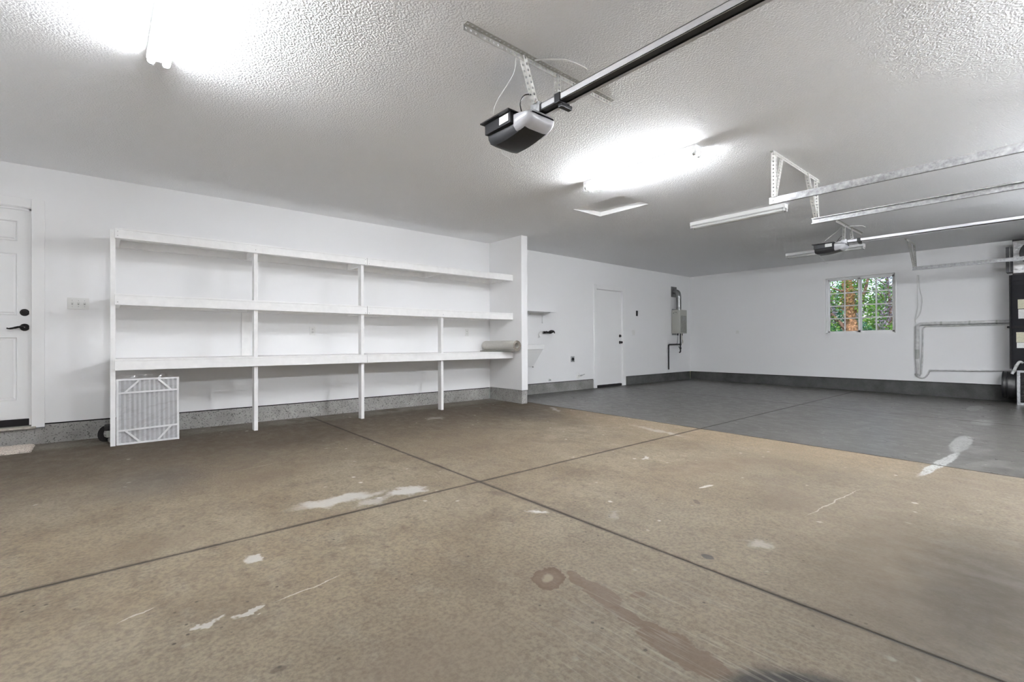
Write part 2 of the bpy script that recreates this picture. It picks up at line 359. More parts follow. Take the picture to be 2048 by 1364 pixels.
    def build(s, name, m, parent=None, smooth=None):
        o0 = wloc(parent); me = bpy.data.meshes.new(name)
        me.from_pydata([(p[0] - o0.x, p[1] - o0.y, p[2] - o0.z) for p in s.v], [], s.f)
        bm = bmesh.new(); bm.from_mesh(me); bmesh.ops.recalc_face_normals(bm, faces=bm.faces[:]); bm.to_mesh(me); bm.free()
        me.materials.append(M[m] if isinstance(m, str) else m)
        if smooth is not None:
            me.shade_smooth(); me.set_sharp_from_angle(angle=R(smooth))
        o = bpy.data.objects.new(name, me); COL.objects.link(o); o.parent = parent
        return o
def empty(name, loc):
    o = bpy.data.objects.new(name, None); COL.objects.link(o); o.location = loc; o.empty_display_size = .1; return o
def tag(o, label, cat, group=None):
    o['label'] = label; o['category'] = cat
    if group: o['group'] = group
    return o
def thing(name, loc, label, cat, group=None): return tag(empty(name, loc), label, cat, group)
def struct(o, label=None):
    o['kind'] = 'structure'
    if label: o['label'] = label
    return o
def bx(name, a, b, m, parent=None, bev=0.0): return MB().box(a, b, bev).build(name, m, parent)
def arc(c, r, a0, a1, n, plane='yz'):
    out = []
    for i in range(n + 1):
        a = R(a0 + (a1 - a0) * i / n); u, v = r * math.cos(a), r * math.sin(a)
        out.append({'yz': (c[0], c[1] + u, c[2] + v), 'xz': (c[0] + u, c[1], c[2] + v), 'xy': (c[0] + u, c[1] + v, c[2])}[plane])
    return out
def smooth_path(pts, sub=6):
    pts = [Vector(p) for p in pts]; out = []
    for i in range(len(pts) - 1):
        p0, p1, p2, p3 = pts[max(i - 1, 0)], pts[i], pts[i + 1], pts[min(i + 2, len(pts) - 1)]
        for k in range(sub):
            t = k / sub
            out.append(.5 * ((2 * p1) + (p2 - p0) * t + (2 * p0 - 5 * p1 + 4 * p2 - p3) * t * t + (3 * p1 - p0 - 3 * p2 + p3) * t ** 3))
    return out + [pts[-1]]

# ================================================================== SETTING
# floor: bed with eight cast slabs, joints left open between them
fl = MB().raw([(XL - .1, YF - .3, zf(YF - .3) - .0028), (XR + .1, YF - .3, zf(YF - .3) - .0028), (XR + .1, YB + .1, zf(YB + .1) - .0028), (XL - .1, YB + .1, zf(YB + .1) - .0028)] +
              [(XL - .1, YF - .3, -.25), (XR + .1, YF - .3, -.25), (XR + .1, YB + .1, -.25), (XL - .1, YB + .1, -.25)],
              [(0, 1, 2, 3), (4, 7, 6, 5), (0, 4, 5, 1), (1, 5, 6, 2), (2, 6, 7, 3), (3, 7, 4, 0)]).build('floor', 'joint')
struct(fl, 'concrete garage floor with cut joints and old stains')
g = .0065
xs = [XL - .1, 2.09, 5.30, 8.52, XR + .1]; ys = [YF - .3, 2.79, YB + .1]
for i in range(4):
    for j in range(2):
        x0, x1, y0, y1 = xs[i] + (g if i else 0), xs[i + 1] - (g if i < 3 else 0), ys[j] + (g if j else 0), ys[j + 1] - (g if j < 1 else 0)
        e = .004
        def P(x, y, d): return (x, y, zf(y) + d)
        vs = [P(x0, y0, -.015), P(x1, y0, -.015), P(x1, y1, -.015), P(x0, y1, -.015),
              P(x0, y0, -.0015), P(x1, y0, -.0015), P(x1, y1, -.0015), P(x0, y1, -.0015),
              P(x0 + e, y0 + e, 0), P(x1 - e, y0 + e, 0), P(x1 - e, y1 - e, 0), P(x0 + e, y1 - e, 0)]
        MB().raw(vs, [(0, 1, 5, 4), (1, 2, 6, 5), (2, 3, 7, 6), (3, 0, 4, 7), (4, 5, 9, 8), (5, 6, 10, 9), (6, 7, 11, 10), (7, 4, 8, 11), (8, 9, 10, 11), (3, 2, 1, 0)]).build('slab', floor_material(x0, x1, y0, y1), fl)

# ceiling with the hatch opening
HX0, HX1, HY0, HY1 = 4.61, 5.16, 3.37, 4.13
T = .10
c = MB()
for a, b in (((XL - .12, YF - .3), (HX0, YB + .12)), ((HX1, YF - .3), (XR + .2, YB + .12)), ((HX0, YF - .3), (HX1, HY0)), ((HX0, HY1), (HX1, YB + .12))):
    c.box((*a, ZC), (*b, ZC + T))
struct(c.build('ceiling', 'ceiling'), 'grey-white orange-peel textured garage ceiling')

SZ = .198                        # top of the concrete stem wall
D1 = (-1.31, -.493, .19, 2.265)  # house door opening
D2 = (7.94, 8.84, .0, 2.10)      # flush door opening
w = MB()
w.box((XL - .12, YB, SZ), (D1[0], YB + .12, ZC)).box((D1[0], YB, D1[3]), (D1[1], YB + .12, ZC))
w.box((D1[1], YB, SZ), (D2[0], YB + .12, ZC)).box((D2[0], YB, D2[3]), (D2[1], YB + .12, ZC)).box((D2[1], YB, SZ), (XR + .12, YB + .12, ZC))
struct(w.build('wall_back', 'wall'), 'long white wall carrying the shelving and both doors')
WY0, WY1, WZ0, WZ1 = 2.165, 3.380, 1.115, 2.315
w = MB()
w.box((XR, YF - .12, SZ), (XR + .16, WY0, ZC)).box((XR, WY1, SZ), (XR + .16, YB, ZC)).box((XR, WY0, SZ), (XR + .16, WY1, WZ0)).box((XR, WY0, WZ1), (XR + .16, WY1, ZC))
struct(w.build('wall_right', 'wall'), 'white end wall with the divided window')
struct(bx('wall_left', (XL - .12, YF - .12, -.2), (XL, YB, ZC), 'wall'), 'white side wall left of the camera')
G1, G2 = (-.39, 4.49), (5.97, 10.72)   # two garage door openings
w = MB()
w.box((XL, YF - .12, -.2), (G1[0], YF, ZC)).box((G1[1], YF - .12, -.2), (G2[0], YF, ZC)).box((G2[1], YF - .12, -.2), (XR, YF, ZC))
w.box((G1[0], YF - .12, 2.13), (G1[1], YF, ZC)).box((G2[0], YF - .12, 2.13), (G2[1], YF, ZC))
struct(w.build('wall_front', 'wall'), 'white wall holding the two garage doors')
struct(bx('wall_partition', (5.08, 5.65, SZ + .005), (5.21, YB, ZC), 'wall', bev=.006), 'short white partition beside the shelving')
# concrete stem walls, near-black strips paint the shade in the gap below the drywall
w = MB().box((XL, YB + .012, -.1), (D1[0] - .09, YB + .11, SZ - .014)).box((D1[1] + .09, YB + .012, -.1), (5.08, YB + .11, SZ - .014)).box((D1[0] - .09, YB + .008, -.1), (D1[1] + .09, YB + .11, .155))
struct(w.build('baseboard_back', 'stem_l'), 'pitted pale concrete curb below the shelf wall')
struct(bx('baseboard_back_middle', (5.21, YB + .010, -.1), (7.85, YB + .11, SZ - .014), 'stem_m'), 'grey concrete curb below the laundry wall')
struct(bx('baseboard_back_far', (8.95, YB + .008, -.1), (XR, YB + .11, SZ - .014), 'stem_d'), 'dark concrete curb below the water heater')
struct(bx('baseboard_right', (XR + .010, YF - .1, -.2), (XR + .15, YB + .01, SZ - .014), 'stem_d'), 'dark concrete curb below the window wall')
struct(bx('baseboard_partition', (5.086, 5.657, -.1), (5.206, YB + .005, SZ + .006), 'stem_l', bev=.012), 'chipped concrete curb under the partition')

for o_ in [o for o in COL.objects if o.name.startswith('baseboard_back')]:
    for a_, b_ in {'baseboard_back': ((XL, D1[0] - .1), (D1[1] + .092, 5.08)), 'baseboard_back_middle': ((5.21, 7.85),), 'baseboard_back_far': ((8.95, XR),)}[o_.name]:
        bx('gap_shade_strip', (a_, YB + .022, SZ - .0145), (b_, YB + .11, SZ + .0005), 'void', o_)
bx('gap_shade_strip', (XR + .022, YF, SZ - .0145), (XR + .15, YB, SZ + .0005), 'void', bpy.data.objects['baseboard_right'])

# ================================================================== DOORS
def panel(mb, x0, x1, z0, z1, y):
    """raised door panel: a sunk moulding ring with a bevelled field, proud towards -y"""
    d, w1, w2 = .009, .014, .030
    o = [(x0, y, z0), (x1, y, z0), (x1, y, z1), (x0, y, z1)]
    def ins(k, dy): return [(x0 + k, y + dy, z0 + k), (x1 - k, y + dy, z0 + k), (x1 - k, y + dy, z1 - k), (x0 + k, y + dy, z1 - k)]
    rings = [o, ins(.006, -.004), ins(w1, d - .002), ins(w1 + .004, d - .002), ins(w2, -.001)]
    vs = [p for r in rings for p in r]; fs = []
    for k in range(len(rings) - 1):
        for i in range(4):
            j = (i + 1) % 4; fs.append((k * 4 + i, k * 4 + j, k * 4 + 4 + j, k * 4 + 4 + i))
    fs.append(tuple(range(len(rings) * 4 - 4, len(rings) * 4)))
    mb.raw(vs, fs)
# door_1: six-panel house door
d1 = struct(empty('door_1', (-.90, YB, .19)), 'white six-panel house door with dark bronze lever')
x0, x1 = -1.305, -.503; yd = YB + .040; zb, zt = .252, 2.250
s = MB(); cols = ((x0 + .085, x0 + .372), (x1 - .372, x1 - .085)); rows = ((.43, 1.035), (1.24, 1.83), (1.947, 2.143))
s.box((x0, yd + .012, zb), (x1, yd + .045, zt))
zz = [zb] + [q for r in rows for q in r] + [zt]
for k in range(0, len(zz), 2): s.box((x0, yd, zz[k]), (x1, yd + .012, zz[k + 1]))
for r in rows:
    for a, b in ((x0, cols[0][0]), (cols[0][1], cols[1][0]), (cols[1][1], x1)): s.box((a, yd, r[0]), (b, yd + .012, r[1]))
slab = s.build('leaf', 'door', d1)
for r in rows:
    for cc in cols:
        p = MB(); panel(p, cc[0], cc[1], r[0], r[1], yd); p.build('door_panel', 'door', slab)
fr = MB().box((D1[1] - .002, YB + .002, .19), (D1[1] + .02, YB + .12, D1[3])).box((D1[0] - .02, YB + .002, .19), (D1[0] + .002, YB + .12, D1[3])).box((D1[0], YB + .002, D1[3] - .002), (D1[1], YB + .12, D1[3] + .02))
fr.box((D1[1] - .018, yd - .016, .19), (D1[1], yd - .003, D1[3])).box((D1[0], yd - .016, .19), (D1[0] + .018, yd - .003, D1[3])).box((D1[0], yd - .016, D1[3] - .020), (D1[1], yd - .003, D1[3]))
fr.build('jamb', 'trim', d1)
cs = MB()
for a, b in ((-.493, -.402), (-1.401, -1.31)):
    cs.box((a, YB - .016, .165), (b, YB + .001, 2.355), .004)
cs.box((-1.31, YB - .016, 2.268), (-.493, YB + .001, 2.355), .004)
cs.build('casing', 'trim', d1)
MB().box((D1[0], YB + .03, .185), (D1[1], YB + .11, .250)).build('dark_gap_fill', 'void', d1)  # near-black box paints in the dark gap under the leaf
MB().box((-1.30, YB - .035, .158), (-.462, YB + .03, .178), .004).build('sill', 'sill', d1)
MB().cyl((-.543, yd, 1.268), (-.543, yd - .010, 1.268), .034, .031, 20).cyl((-.543, yd - .008, 1.268), (-.543, yd - .022, 1.268), .023, .021, 20).build('deadbolt', 'bronze', d1, 40)
lv = MB().cyl((-.543, yd, 1.126), (-.543, yd - .010, 1.126), .035, .031, 20).cyl((-.543, yd - .008, 1.126), (-.543, yd - .05, 1.126), .012, .012, 12)
lv.tube(smooth_path([(-.543, yd - .046, 1.126), (-.575, yd - .050, 1.128), (-.61, yd - .05, 1.118), (-.640, yd - .05, 1.111), (-.658, yd - .048, 1.116)]), [.011] * 6 + [.010] * 6 + [.008] * 6 + [.006] * 6 + [.004], 10)
lv.build('lever_handle', 'bronze', d1, 40)
# door_2: flush side door
d2 = struct(empty('door_2', (8.39, YB, zf(YB))), 'white flush door with dark knob beside the water heater')
yd = YB + .022
lf = MB().box((7.946, yd, .055), (8.834, yd + .04, 2.088), .002).build('leaf', 'door', d2)
MB().box((7.92, YB + .002, 0), (7.944, YB + .12, 2.12)).box((8.836, YB + .002, 0), (8.86, YB + .12, 2.12)).box((7.94, YB + .002, 2.092), (8.84, YB + .12, 2.12)).build('jamb', 'trim', d2)
cs = MB()
for a, b in ((7.853, 7.938), (8.842, 8.948)): cs.box((a, YB - .018, 0.002), (b, YB + .13, 2.187), .004) if False else cs.box((a, YB - .018, 0.002), (b, YB + .008, 2.187), .004)
cs.box((7.938, YB - .018, 2.098), (8.842, YB + .001, 2.187), .004); cs.build('casing', 'trim', d2)
MB().box((7.944, YB + .015, 0), (8.836, YB + .10, .050)).build('dark_gap_fill', 'void', d2)  # near-black fill under the flush leaf as well
for z in (1.838, 1.068, .302):
    MB().box((7.938, YB + .010, z - .05), (7.956, yd + .001, z + .05), .002).cyl((7.945, YB + .008, z - .05), (7.945, YB + .008, z + .05), .007, n=8).build('hinge', 'steel', lf)
MB().cyl((8.783, yd, 1.105), (8.783, yd - .012, 1.105), .034, .030, 18).cyl((8.783, yd - .01, 1.105), (8.783, yd - .024, 1.105), .018, .016, 12).build('deadbolt', 'bronze', lf, 40)
MB().cyl((8.783, yd, .962), (8.783, yd - .010, .962), .036, .030, 18).cyl((8.783, yd - .008, .962), (8.783, yd - .035, .962), .012, n=10).cyl((8.783, yd - .032, .962), (8.783, yd - .050, .962), .020, .029, 16).cyl((8.783, yd - .050, .962), (8.783, yd - .066, .962), .029, .018, 16).build('knob', 'bronze', lf, 50)
MB().box((8.828, yd - .002, .935), (8.838, yd + .012, .99)).box((8.828, yd - .002, 1.08), (8.838, yd + .012, 1.13)).build('strike_plate', 'bronze', d2)
# garage doors (closed, behind the camera)
for k, (gx, lab) in enumerate(((G1, 'white sectional garage door nearest the house door'), (G2, 'white sectional garage door nearest the furnace'))):
    gd = struct(empty('door_%d' % (3 + k), ((gx[0] + gx[1]) / 2, YF - .06, zf(YF))), lab)
    zz0 = zf(YF) + .004; hh = (2.15 - zz0) / 4
    for r in range(4):
        m_ = MB().box((gx[0] + .004, YF - .09, zz0 + r * hh), (gx[1] - .004, YF - .045, zz0 + (r + 1) * hh - .004), .004)
        for q in range(6):
            a = gx[0] + (gx[1] - gx[0]) * (q + .5) / 6; m_.box((a - .03, YF - .046, zz0 + r * hh + .02), (a + .03, YF - .03, zz0 + (r + 1) * hh - .03))
        m_.build('door_section', 'white', gd)

# ================================================================== WINDOW
win = struct(empty('window_1', (XR + .08, (WY0 + WY1) / 2, WZ0)), 'white sliding window with eight-light grids in both halves')
wx = XR + .085
MB().box((XR - .004, WY0 - .004, WZ0 - .004), (XR + .16, WY0 + .012, WZ1 + .004)).box((XR - .004, WY1 - .012, WZ0 - .004), (XR + .16, WY1 + .004, WZ1 + .004)).box((XR - .004, WY0 + .012, WZ1 - .012), (XR + .16, WY1 - .012, WZ1 + .004)).box((XR - .010, WY0 + .012, WZ0 - .004), (XR + .16, WY1 - .012, WZ0 + .012)).build('reveal', 'trim', win)
a, b, c0, c1 = WY0 + .012, WY1 - .012, WZ0 + .012, WZ1 - .012
MB().box((wx - .02, a, c0), (wx + .06, a + .022, c1)).box((wx - .02, b - .022, c0), (wx + .06, b, c1)).box((wx - .02, a, c1 - .022), (wx + .06, b, c1)).box((wx - .02, a, c0), (wx + .06, b, c0 + .020)).build('frame', 'trim', win)
def sash(y0, y1, x, z0, z1, st):
    s = MB().box((x, y0, z0), (x + .028, y0 + st, z1)).box((x, y1 - st, z0), (x + .028, y1, z1)).box((x, y0, z1 - st), (x + .028, y1, z1)).box((x, y0, z0), (x + .028, y1, z0 + st)).build('sash', 'trim', win)
    gy0, gy1, gz0, gz1 = y0 + st, y1 - st, z0 + st, z1 - st
    ym = (gy0 + gy1) / 2; q = (gz1 - gz0) / 4; h = .0115
    MB().box((x + .008, ym - h, gz0), (x + .022, ym + h, gz1)).build('muntin', 'trim', s)
    for k in (1, 2, 3): MB().box((x + .009, gy0, gz0 + k * q - h), (x + .021, gy1, gz0 + k * q + h)).build('muntin', 'trim', s)
    for k in range(4):
        for u0, u1 in ((gy0, ym - h), (ym + h, gy1)):
            MB().box((x + .013, u0, gz0 + k * q + (h if k else 0)), (x + .017, u1, gz0 + (k + 1) * q - (h if k < 3 else 0))).build('pane', 'glass', s)
sash(2.745, b - .022, wx + .026, c0 + .020, c1 - .022, .030)
sash(a + .022, 2.800, wx - .008, c0 + .020, c1 - .022, .038)

# ================================================================== ATTIC HATCH
h = thing('attic_hatch', (4.885, 3.75, ZC), 'square attic access hatch recessed into the ceiling', 'hatch')
MB().box((HX0, HY0, ZC), (HX0 + .003, HY1, ZC + .06)).box((HX1 - .003, HY0, ZC), (HX1, HY1, ZC + .06)).box((HX0, HY0, ZC), (HX1, HY0 + .003, ZC + .06)).box((HX0, HY1 - .003, ZC), (HX1, HY1, ZC + .06)).build('frame', 'trim', h)
MB().box((HX0 + .004, HY0 + .004, ZC + .055), (HX1 - .004, HY1 - .004, ZC + .075)).build('hatch_panel', 'ceiling', h)

# ================================================================== SHELVING
sh = thing('shelving_unit', (2.6, 6.18, zf(6.18)), 'long white-painted lumber shelving with three decks against the wall', 'shelves')
y0s, y1s = 5.893, 5.982
for px, z1 in ((.076, 2.050), (1.300, 1.967), (2.536, 1.967), (3.734, 1.334)):
    bx('post', (px, y0s, zf(5.94) + .001), (px + .039, y1s, z1), 'lumber', sh, .003)
SX0, SXM, SX1 = .108, 2.602, 5.078
for z0, z1, dk in ((1.966, 2.046, .016), (1.333, 1.422, .018), (.711, .800, .018)):
    for a, b in ((SX0, SXM - .002), (SXM + .002, SX1)):
        bx('fascia', (a, 5.855, z0), (b, y0s, z1), 'lumber', sh, .003)
        bx('deck', (a, 5.857, z1 + .001), (b, YB - .001, z1 + dk), 'lumber', sh, .002)
    bx('ledger', (SX0, YB - .039, z0 + .004), (SX1, YB - .001, z1), 'lumber', sh, .002)
    for px in (.116, 1.341, 2.577, 3.775, 5.038):
        bx('cross_brace', (px, y0s, z0 + .004), (px + .038, YB - .040, z1), 'lumber', sh, .002)
bx('wall_cleat', (1.29, YB - .020, .820), (1.383, YB - .001, 1.335), 'lumber', sh, .002)
# screw heads on the fascias
for k, (x, z) in enumerate(((.13, 1.99), (.13, 2.03), (1.31, 2.0), (2.58, 1.985), (2.58, 2.03), (2.63, 1.985), (.13, 1.36), (2.58, 1.35), (2.63, 1.35), (3.75, 1.37))):
    MB().cyl((x, 5.856, z), (x, 5.8535, z), .0045, n=8).build('screw', 'steel', sh)

# ------------------------------------------------------------------ furnace filter in film
ft = thing('furnace_filter', (.37, 5.94, zf(5.94)), 'pleated furnace filter in clear plastic leaning under the shelf', 'filter')
Mf = Matrix.Translation((.121, 5.915, zf(5.93) + .001)) @ Matrix.Rotation(R(-4), 4, 'X')
FW, FH, FD = .495, .632, .024
def fb(a, b, bev=0): return MB().box(a, b, bev, Mf)
t = .017
f_ = MB()
for a, b in (((0, 0, 0), (t, FD, FH)), ((FW - t, 0, 0), (FW, FD, FH)), ((t, 0, 0), (FW - t, FD, t)), ((t, 0, FH - t), (FW - t, FD, FH))): f_.box(a, b, 0, Mf)
f_.build('frame', 'filter_frame', ft)
def bar(p, q, w):
    p, q = Vector((p[0], 0, p[1])), Vector((q[0], 0, q[1])); d = (q - p).normalized(); n_ = Vector((-d.z, 0, d.x)) * (w / 2)
    vs = []
    for yy in (-.001, .003): vs += [Mf @ (v + Vector((0, yy, 0))) for v in (p - n_, q - n_, q + n_, p + n_)]
    return MB().raw(vs, [(0, 1, 2, 3), (4, 7, 6, 5), (0, 4, 5, 1), (1, 5, 6, 2), (2, 6, 7, 3), (3, 7, 4, 0)])
for p, q in (((t, .495), (FW - t, .505)), ((t, .135), (FW - t, .150)), ((.065, .500), (.175, FH - t)), ((.435, .503), (.330, FH - t)), ((.065, .137), (.175, t)), ((.430, .146), (.320, t))):
    bar(p, q, .017).build('brace', 'filter_frame', ft)
pts, n_pl = [], 12
for k in range(n_pl * 2 + 1): pts.append((t + (FW - 2 * t) * k / (n_pl * 2), .006 + (.016 if k % 2 else 0) + random.uniform(-.001, .001)))
vs = [];
for x, y in pts:
    vs += [Mf @ Vector((x, y, t)), Mf @ Vector((x + random.uniform(-.002, .002), y, FH * .5)), Mf @ Vector((x, y, FH - t))]
fs = []
for k in range(len(pts) - 1):
    for q in (0, 1): fs.append((k * 3 + q, k * 3 + 3 + q, k * 3 + 4 + q, k * 3 + 1 + q))
MB().raw(vs, fs).build('pleats', 'pleat', ft)
# crumpled film: a bag front that stands a little off the frame, gathered at the top
nx, nz = 34, 42; vs, fs = [], []
rr = random.Random(3); creases = [(rr.uniform(0, FW), rr.uniform(0, FH), rr.uniform(0, math.pi), rr.uniform(.003, .007), rr.uniform(20, 60)) for _ in range(26)]
for j in range(nz + 1):
    for i in range(nx + 1):
        x, z = -.004 + (FW + .008) * i / nx, -.0 + (FH + .030) * j / nz
        y = -.007
        for cx, cz, an, am, fr_ in creases:
            d = (x - cx) * math.cos(an) + (z - cz) * math.sin(an); y -= am * .55 * math.exp(-(d * fr_) ** 2) * math.exp(-((x - cx) ** 2 + (z - cz) ** 2) * 14)
        y -= .0015 * rr.random()
        if z > FH: y += (z - FH) * .4 + rr.uniform(-.006, .006); z += rr.uniform(-.004, .014)
        vs.append(Mf @ Vector((x, y, z)))
for j in range(nz):
    for i in range(nx): k = j * (nx + 1) + i; fs.append((k, k + 1, k + nx + 2, k + nx + 1))
MB().raw(vs, fs).build('plastic_wrap', 'film', ft)

# ------------------------------------------------------------------ carpet roll on the low deck
def carpet_roll():
    t_ = thing('carpet_roll', (4.965, 6.03, .818), 'rolled carpet remnant lying on the lowest shelf beside the partition', 'carpet')
    th, r_out = .010, .091; turns = 3.6; cx, cz = 4.970, .818 + .095
    out, inn = [], []
    N = 130
    for k in range(N + 1):
        u = k / N; a = R(-150) + u * turns * 2 * math.pi          # starts at the lower left, winds inward
        r = r_out - u * turns * .0128
        out.append((cx + r * math.cos(a), cz + r * math.sin(a))); inn.append((cx + (r - th) * math.cos(a), cz + (r - th) * math.sin(a)))
    # loose tail lying on the deck
    tail = [(4.862, .835), (4.868, .8285), (4.880, .826)]
    a0 = R(-150)
    out = [(4.846, .8195), (4.868, .8190)] + out[3:] ; inn = [(4.846, .8295), (4.868, .8300)] + inn[3:]
    y0, y1 = 5.640, 6.440; vs, fs = [], []
    n_ = len(out)
    for y in (y0, y1):
        for p in out: vs.append((p[0], y, p[1]))
        for p in inn: vs.append((p[0], y, p[1]))
    for k in range(n_ - 1):
        fs += [(k, k + 1, 2 * n_ + k + 1, 2 * n_ + k), (n_ + k, 3 * n_ + k, 3 * n_ + k + 1, n_ + k + 1)]
    MB().raw(vs, fs).build('backing', 'carpet', t_, 60)
    vs2, fs2 = [], []
    for y in (y0, y1):
        for p in out: vs2.append((p[0], y, p[1]))
        for p in inn: vs2.append((p[0], y, p[1]))
    for e in (0, 1):
        MB().raw(vs2[2 * n_ * e:2 * n_ * (e + 1)], [(k, n_ + k, n_ + k + 1, k + 1) for k in range(n_ - 1)]).build('cut_edge', 'pile', t_)
carpet_roll()

# ------------------------------------------------------------------ door mat
dm = thing('door_mat', (-.85, 6.24, zf(6.24)), 'beige tufted mat on the floor below the house door', 'mat')
def mat_mesh(x0, x1, y0, y1, h, nx, ny, seed):
    r_ = random.Random(seed); vs, fs = [], []
    for j in range(ny + 1):
        for i in range(nx + 1):
            u, v = i / nx, j / ny; e = min(u, 1 - u) * nx, min(v, 1 - v) * ny
            k = min(1, min(e) / 1.5) ; x = x0 + (x1 - x0) * u + r_.uniform(-.004, .004); y = y0 + (y1 - y0) * v + r_.uniform(-.004, .004)
            vs.append((x, y, zf(y) + .001 + h * k ** .5 * r_.uniform(.75, 1.1)))
    for j in range(ny):
        for i in range(nx): k = j * (nx + 1) + i; fs.append((k, k + 1, k + nx + 2, k + nx + 1))
    return MB().raw(vs, fs)
mat_mesh(-1.26, -.465, 6.06, 6.42, .026, 66, 30, 5).build('pile', 'mat', dm)
MB().raw([(-1.255, 6.065, zf(6.065) + .001), (-.47, 6.065, zf(6.065) + .001), (-.47, 6.415, zf(6.415) + .001), (-1.255, 6.415, zf(6.415) + .001), (-1.255, 6.065, zf(6.065) + .008), (-.47, 6.065, zf(6.065) + .008), (-.47, 6.415, zf(6.415) + .008), (-1.255, 6.415, zf(6.415) + .008)],
         [(0, 3, 2, 1), (4, 5, 6, 7), (0, 1, 5, 4), (1, 2, 6, 5), (2, 3, 7, 6), (3, 0, 4, 7)]).build('backing', 'rubber', dm)

# ------------------------------------------------------------------ caster tucked behind the first post
cw = thing('caster_wheel', (.045, 6.20, zf(6.2)), 'old dark caster wheel with grey block behind the first shelf post', 'wheel')
zz = zf(6.2)
ty = MB()
prof = [(.050, -.018), (.068, -.022), (.078, -.014), (.080, 0), (.078, .014), (.068, .022), (.050, .018)]
vs, fs = [], []; n_ = 28
for i in range(n_):
    a = 2 * math.pi * i / n_
    for r_, o_ in prof: vs.append((.052 + o_ * .8 + r_ * math.cos(a) * .72, 6.22 + r_ * math.cos(a) * .7 + o_ * .7, zz + .0815 + r_ * math.sin(a)))
for i in range(n_):
    for q in range(len(prof)): a_, b_ = q, (q + 1) % len(prof); j = (i + 1) % n_; fs.append((i * 7 + a_, j * 7 + a_, j * 7 + b_, i * 7 + b_))
ty.raw(vs, fs).build('tyre', 'rubber', cw, 50)
MB().box((.050, 6.10, zz + .055), (.110, 6.17, zz + .120), .005).build('hub_block', 'block', cw)
MB().box((.035, 6.10, zz + .120), (.115, 6.28, zz + .165), .012).build('fork', 'rubber', cw)
MB().cyl((.085, 6.09, zz + .028), (.085, 6.16, zz + .028), .024, n=14).build('axle_cap', 'galv', cw, 40)

# ================================================================== SWITCHES, OUTLETS
def plate(name, loc, n_, w_, h_, label, cat, kind, wall='back', m='plastic'):
    t_ = thing(name, loc, label, cat)
    cx, cy, cz = loc
    def L(u, d, z):     # u along wall, d out of the wall
        return (cx + u, YB - d, cz + z) if wall == 'back' else (XR - d, cy + u, cz + z)
    def B(u0, u1, d0, d1, z0, z1, bev=0): return MB().box(L(u0, d0, z0), L(u1, d1, z1), bev)
    B(-w_ / 2, w_ / 2, .0005, .006, -h_ / 2, h_ / 2, .002).build('cover_plate', m, t_)
    for k in range(n_):
        u = (k - (n_ - 1) / 2) * .046
        if kind == 'toggle':
            B(u - .006, u + .006, .005, .008, -.013, .013).build('toggle_slot', 'block', t_)
            B(u - .004, u + .004, .006, .018, .000, .011, .001).build('toggle', m, t_)
            for z in (-.03, .03): MB().cyl(L(u, .0055, z), L(u, .0075, z), .003, n=8).build('screw', 'steel', t_)
        elif kind == 'outlet':
            for z in (-.020, .020):
                r_ = B(u - .016, u + .016, .005, .0085, z - .014, z + .014, .003).build('receptacle', m, t_)
                for q in (-.006, .006): B(u + q - .0012, u + q + .0012, .0083, .0088, z - .001, z + .008).build('slot', 'void', r_)
                MB().cyl(L(u, .0083, z - .007), L(u, .0088, z - .007), .0022, n=8).build('slot', 'void', r_)
        elif kind == 'rocker':
            B(u - .015, u + .015, .005, .009, -.03, .03, .003).build('rocker', m, t_)
    return t_
plate('light_switch', (-.160, YB, 1.370), 3, .165, .114, 'triple toggle light switch between house door and shelving', 'switch', 'toggle')
plate('wall_outlet', (2.121, YB, 1.128), 1, .070, .114, 'white outlet seen between shelf decks left of centre', 'outlet', 'outlet')
plate('wall_outlet', (4.598, YB, 1.131), 1, .070, .114, 'white outlet above the low deck near the carpet roll', 'outlet', 'outlet')
plate('light_switch', (9.255, YB, 1.182), 2, .115, .114, 'double rocker switch right of the flush door', 'switch', 'rocker')
plate('wall_outlet', (XR, .652, 1.207), 1, .070, .114, 'white outlet beside the furnace cabinet', 'outlet', 'outlet', 'right')
plate('wall_plate', (XR, 5.238, 1.203), 1, .070, .075, 'small white plate on the end wall left of the window', 'wall plate', 'rocker', 'right')
t_ = thing('opener_control', (9.39, YB, 1.63), 'black garage door wall button right of the flush door', 'control')
bx('control_case', (9.362, YB - .018, 1.568), (9.420, YB - .0005, 1.692), 'black', t_, .008)
for z in (1.65, 1.605): bx('button', (9.377, YB - .022, z - .014), (9.405, YB - .016, z + .014), 'rubber', t_, .003)
t_ = thing('dryer_outlet', (7.19, YB, .629), 'grey metal plate with round black dryer socket', 'outlet')
bx('cover_plate', (7.137, YB - .008, .572), (7.243, YB - .0005, .686), 'galv', t_, .003)
MB().cyl((7.19, YB - .006, .629), (7.19, YB - .016, .629), .034, .032, 20).build('socket', 'black', t_, 40)
t_ = thing('gas_stub', (7.37, YB, .285), 'white round escutcheon with small gas valve above the curb', 'valve')
MB().cyl((7.36, YB - .0005, .29), (7.36, YB - .014, .29), .058, .040, 20).cyl((7.36, YB - .012, .29), (7.36, YB - .05, .29), .016, n=10).build('escutcheon', 'plastic', t_, 40)
MB().cyl((7.36, YB - .05, .29), (7.40, YB - .07, .30), .013, n=10).cyl((7.40, YB - .07, .30), (7.47, YB - .075, .315), .008, n=8).build('valve', 'galv', t_, 40)
t_ = thing('drain_cap', (6.527, YB, .245), 'small white pipe stub just above the grey curb', 'pipe cap')
MB().cyl((6.527, YB - .0005, .247), (6.527, YB - .010, .247), .030, .026, 16).build('flange', 'plastic', t_, 40)
MB().cyl((6.527, YB - .009, .247), (6.527, YB - .035, .244), .018, .016, 12).build('stub', 'galv', t_, 40)

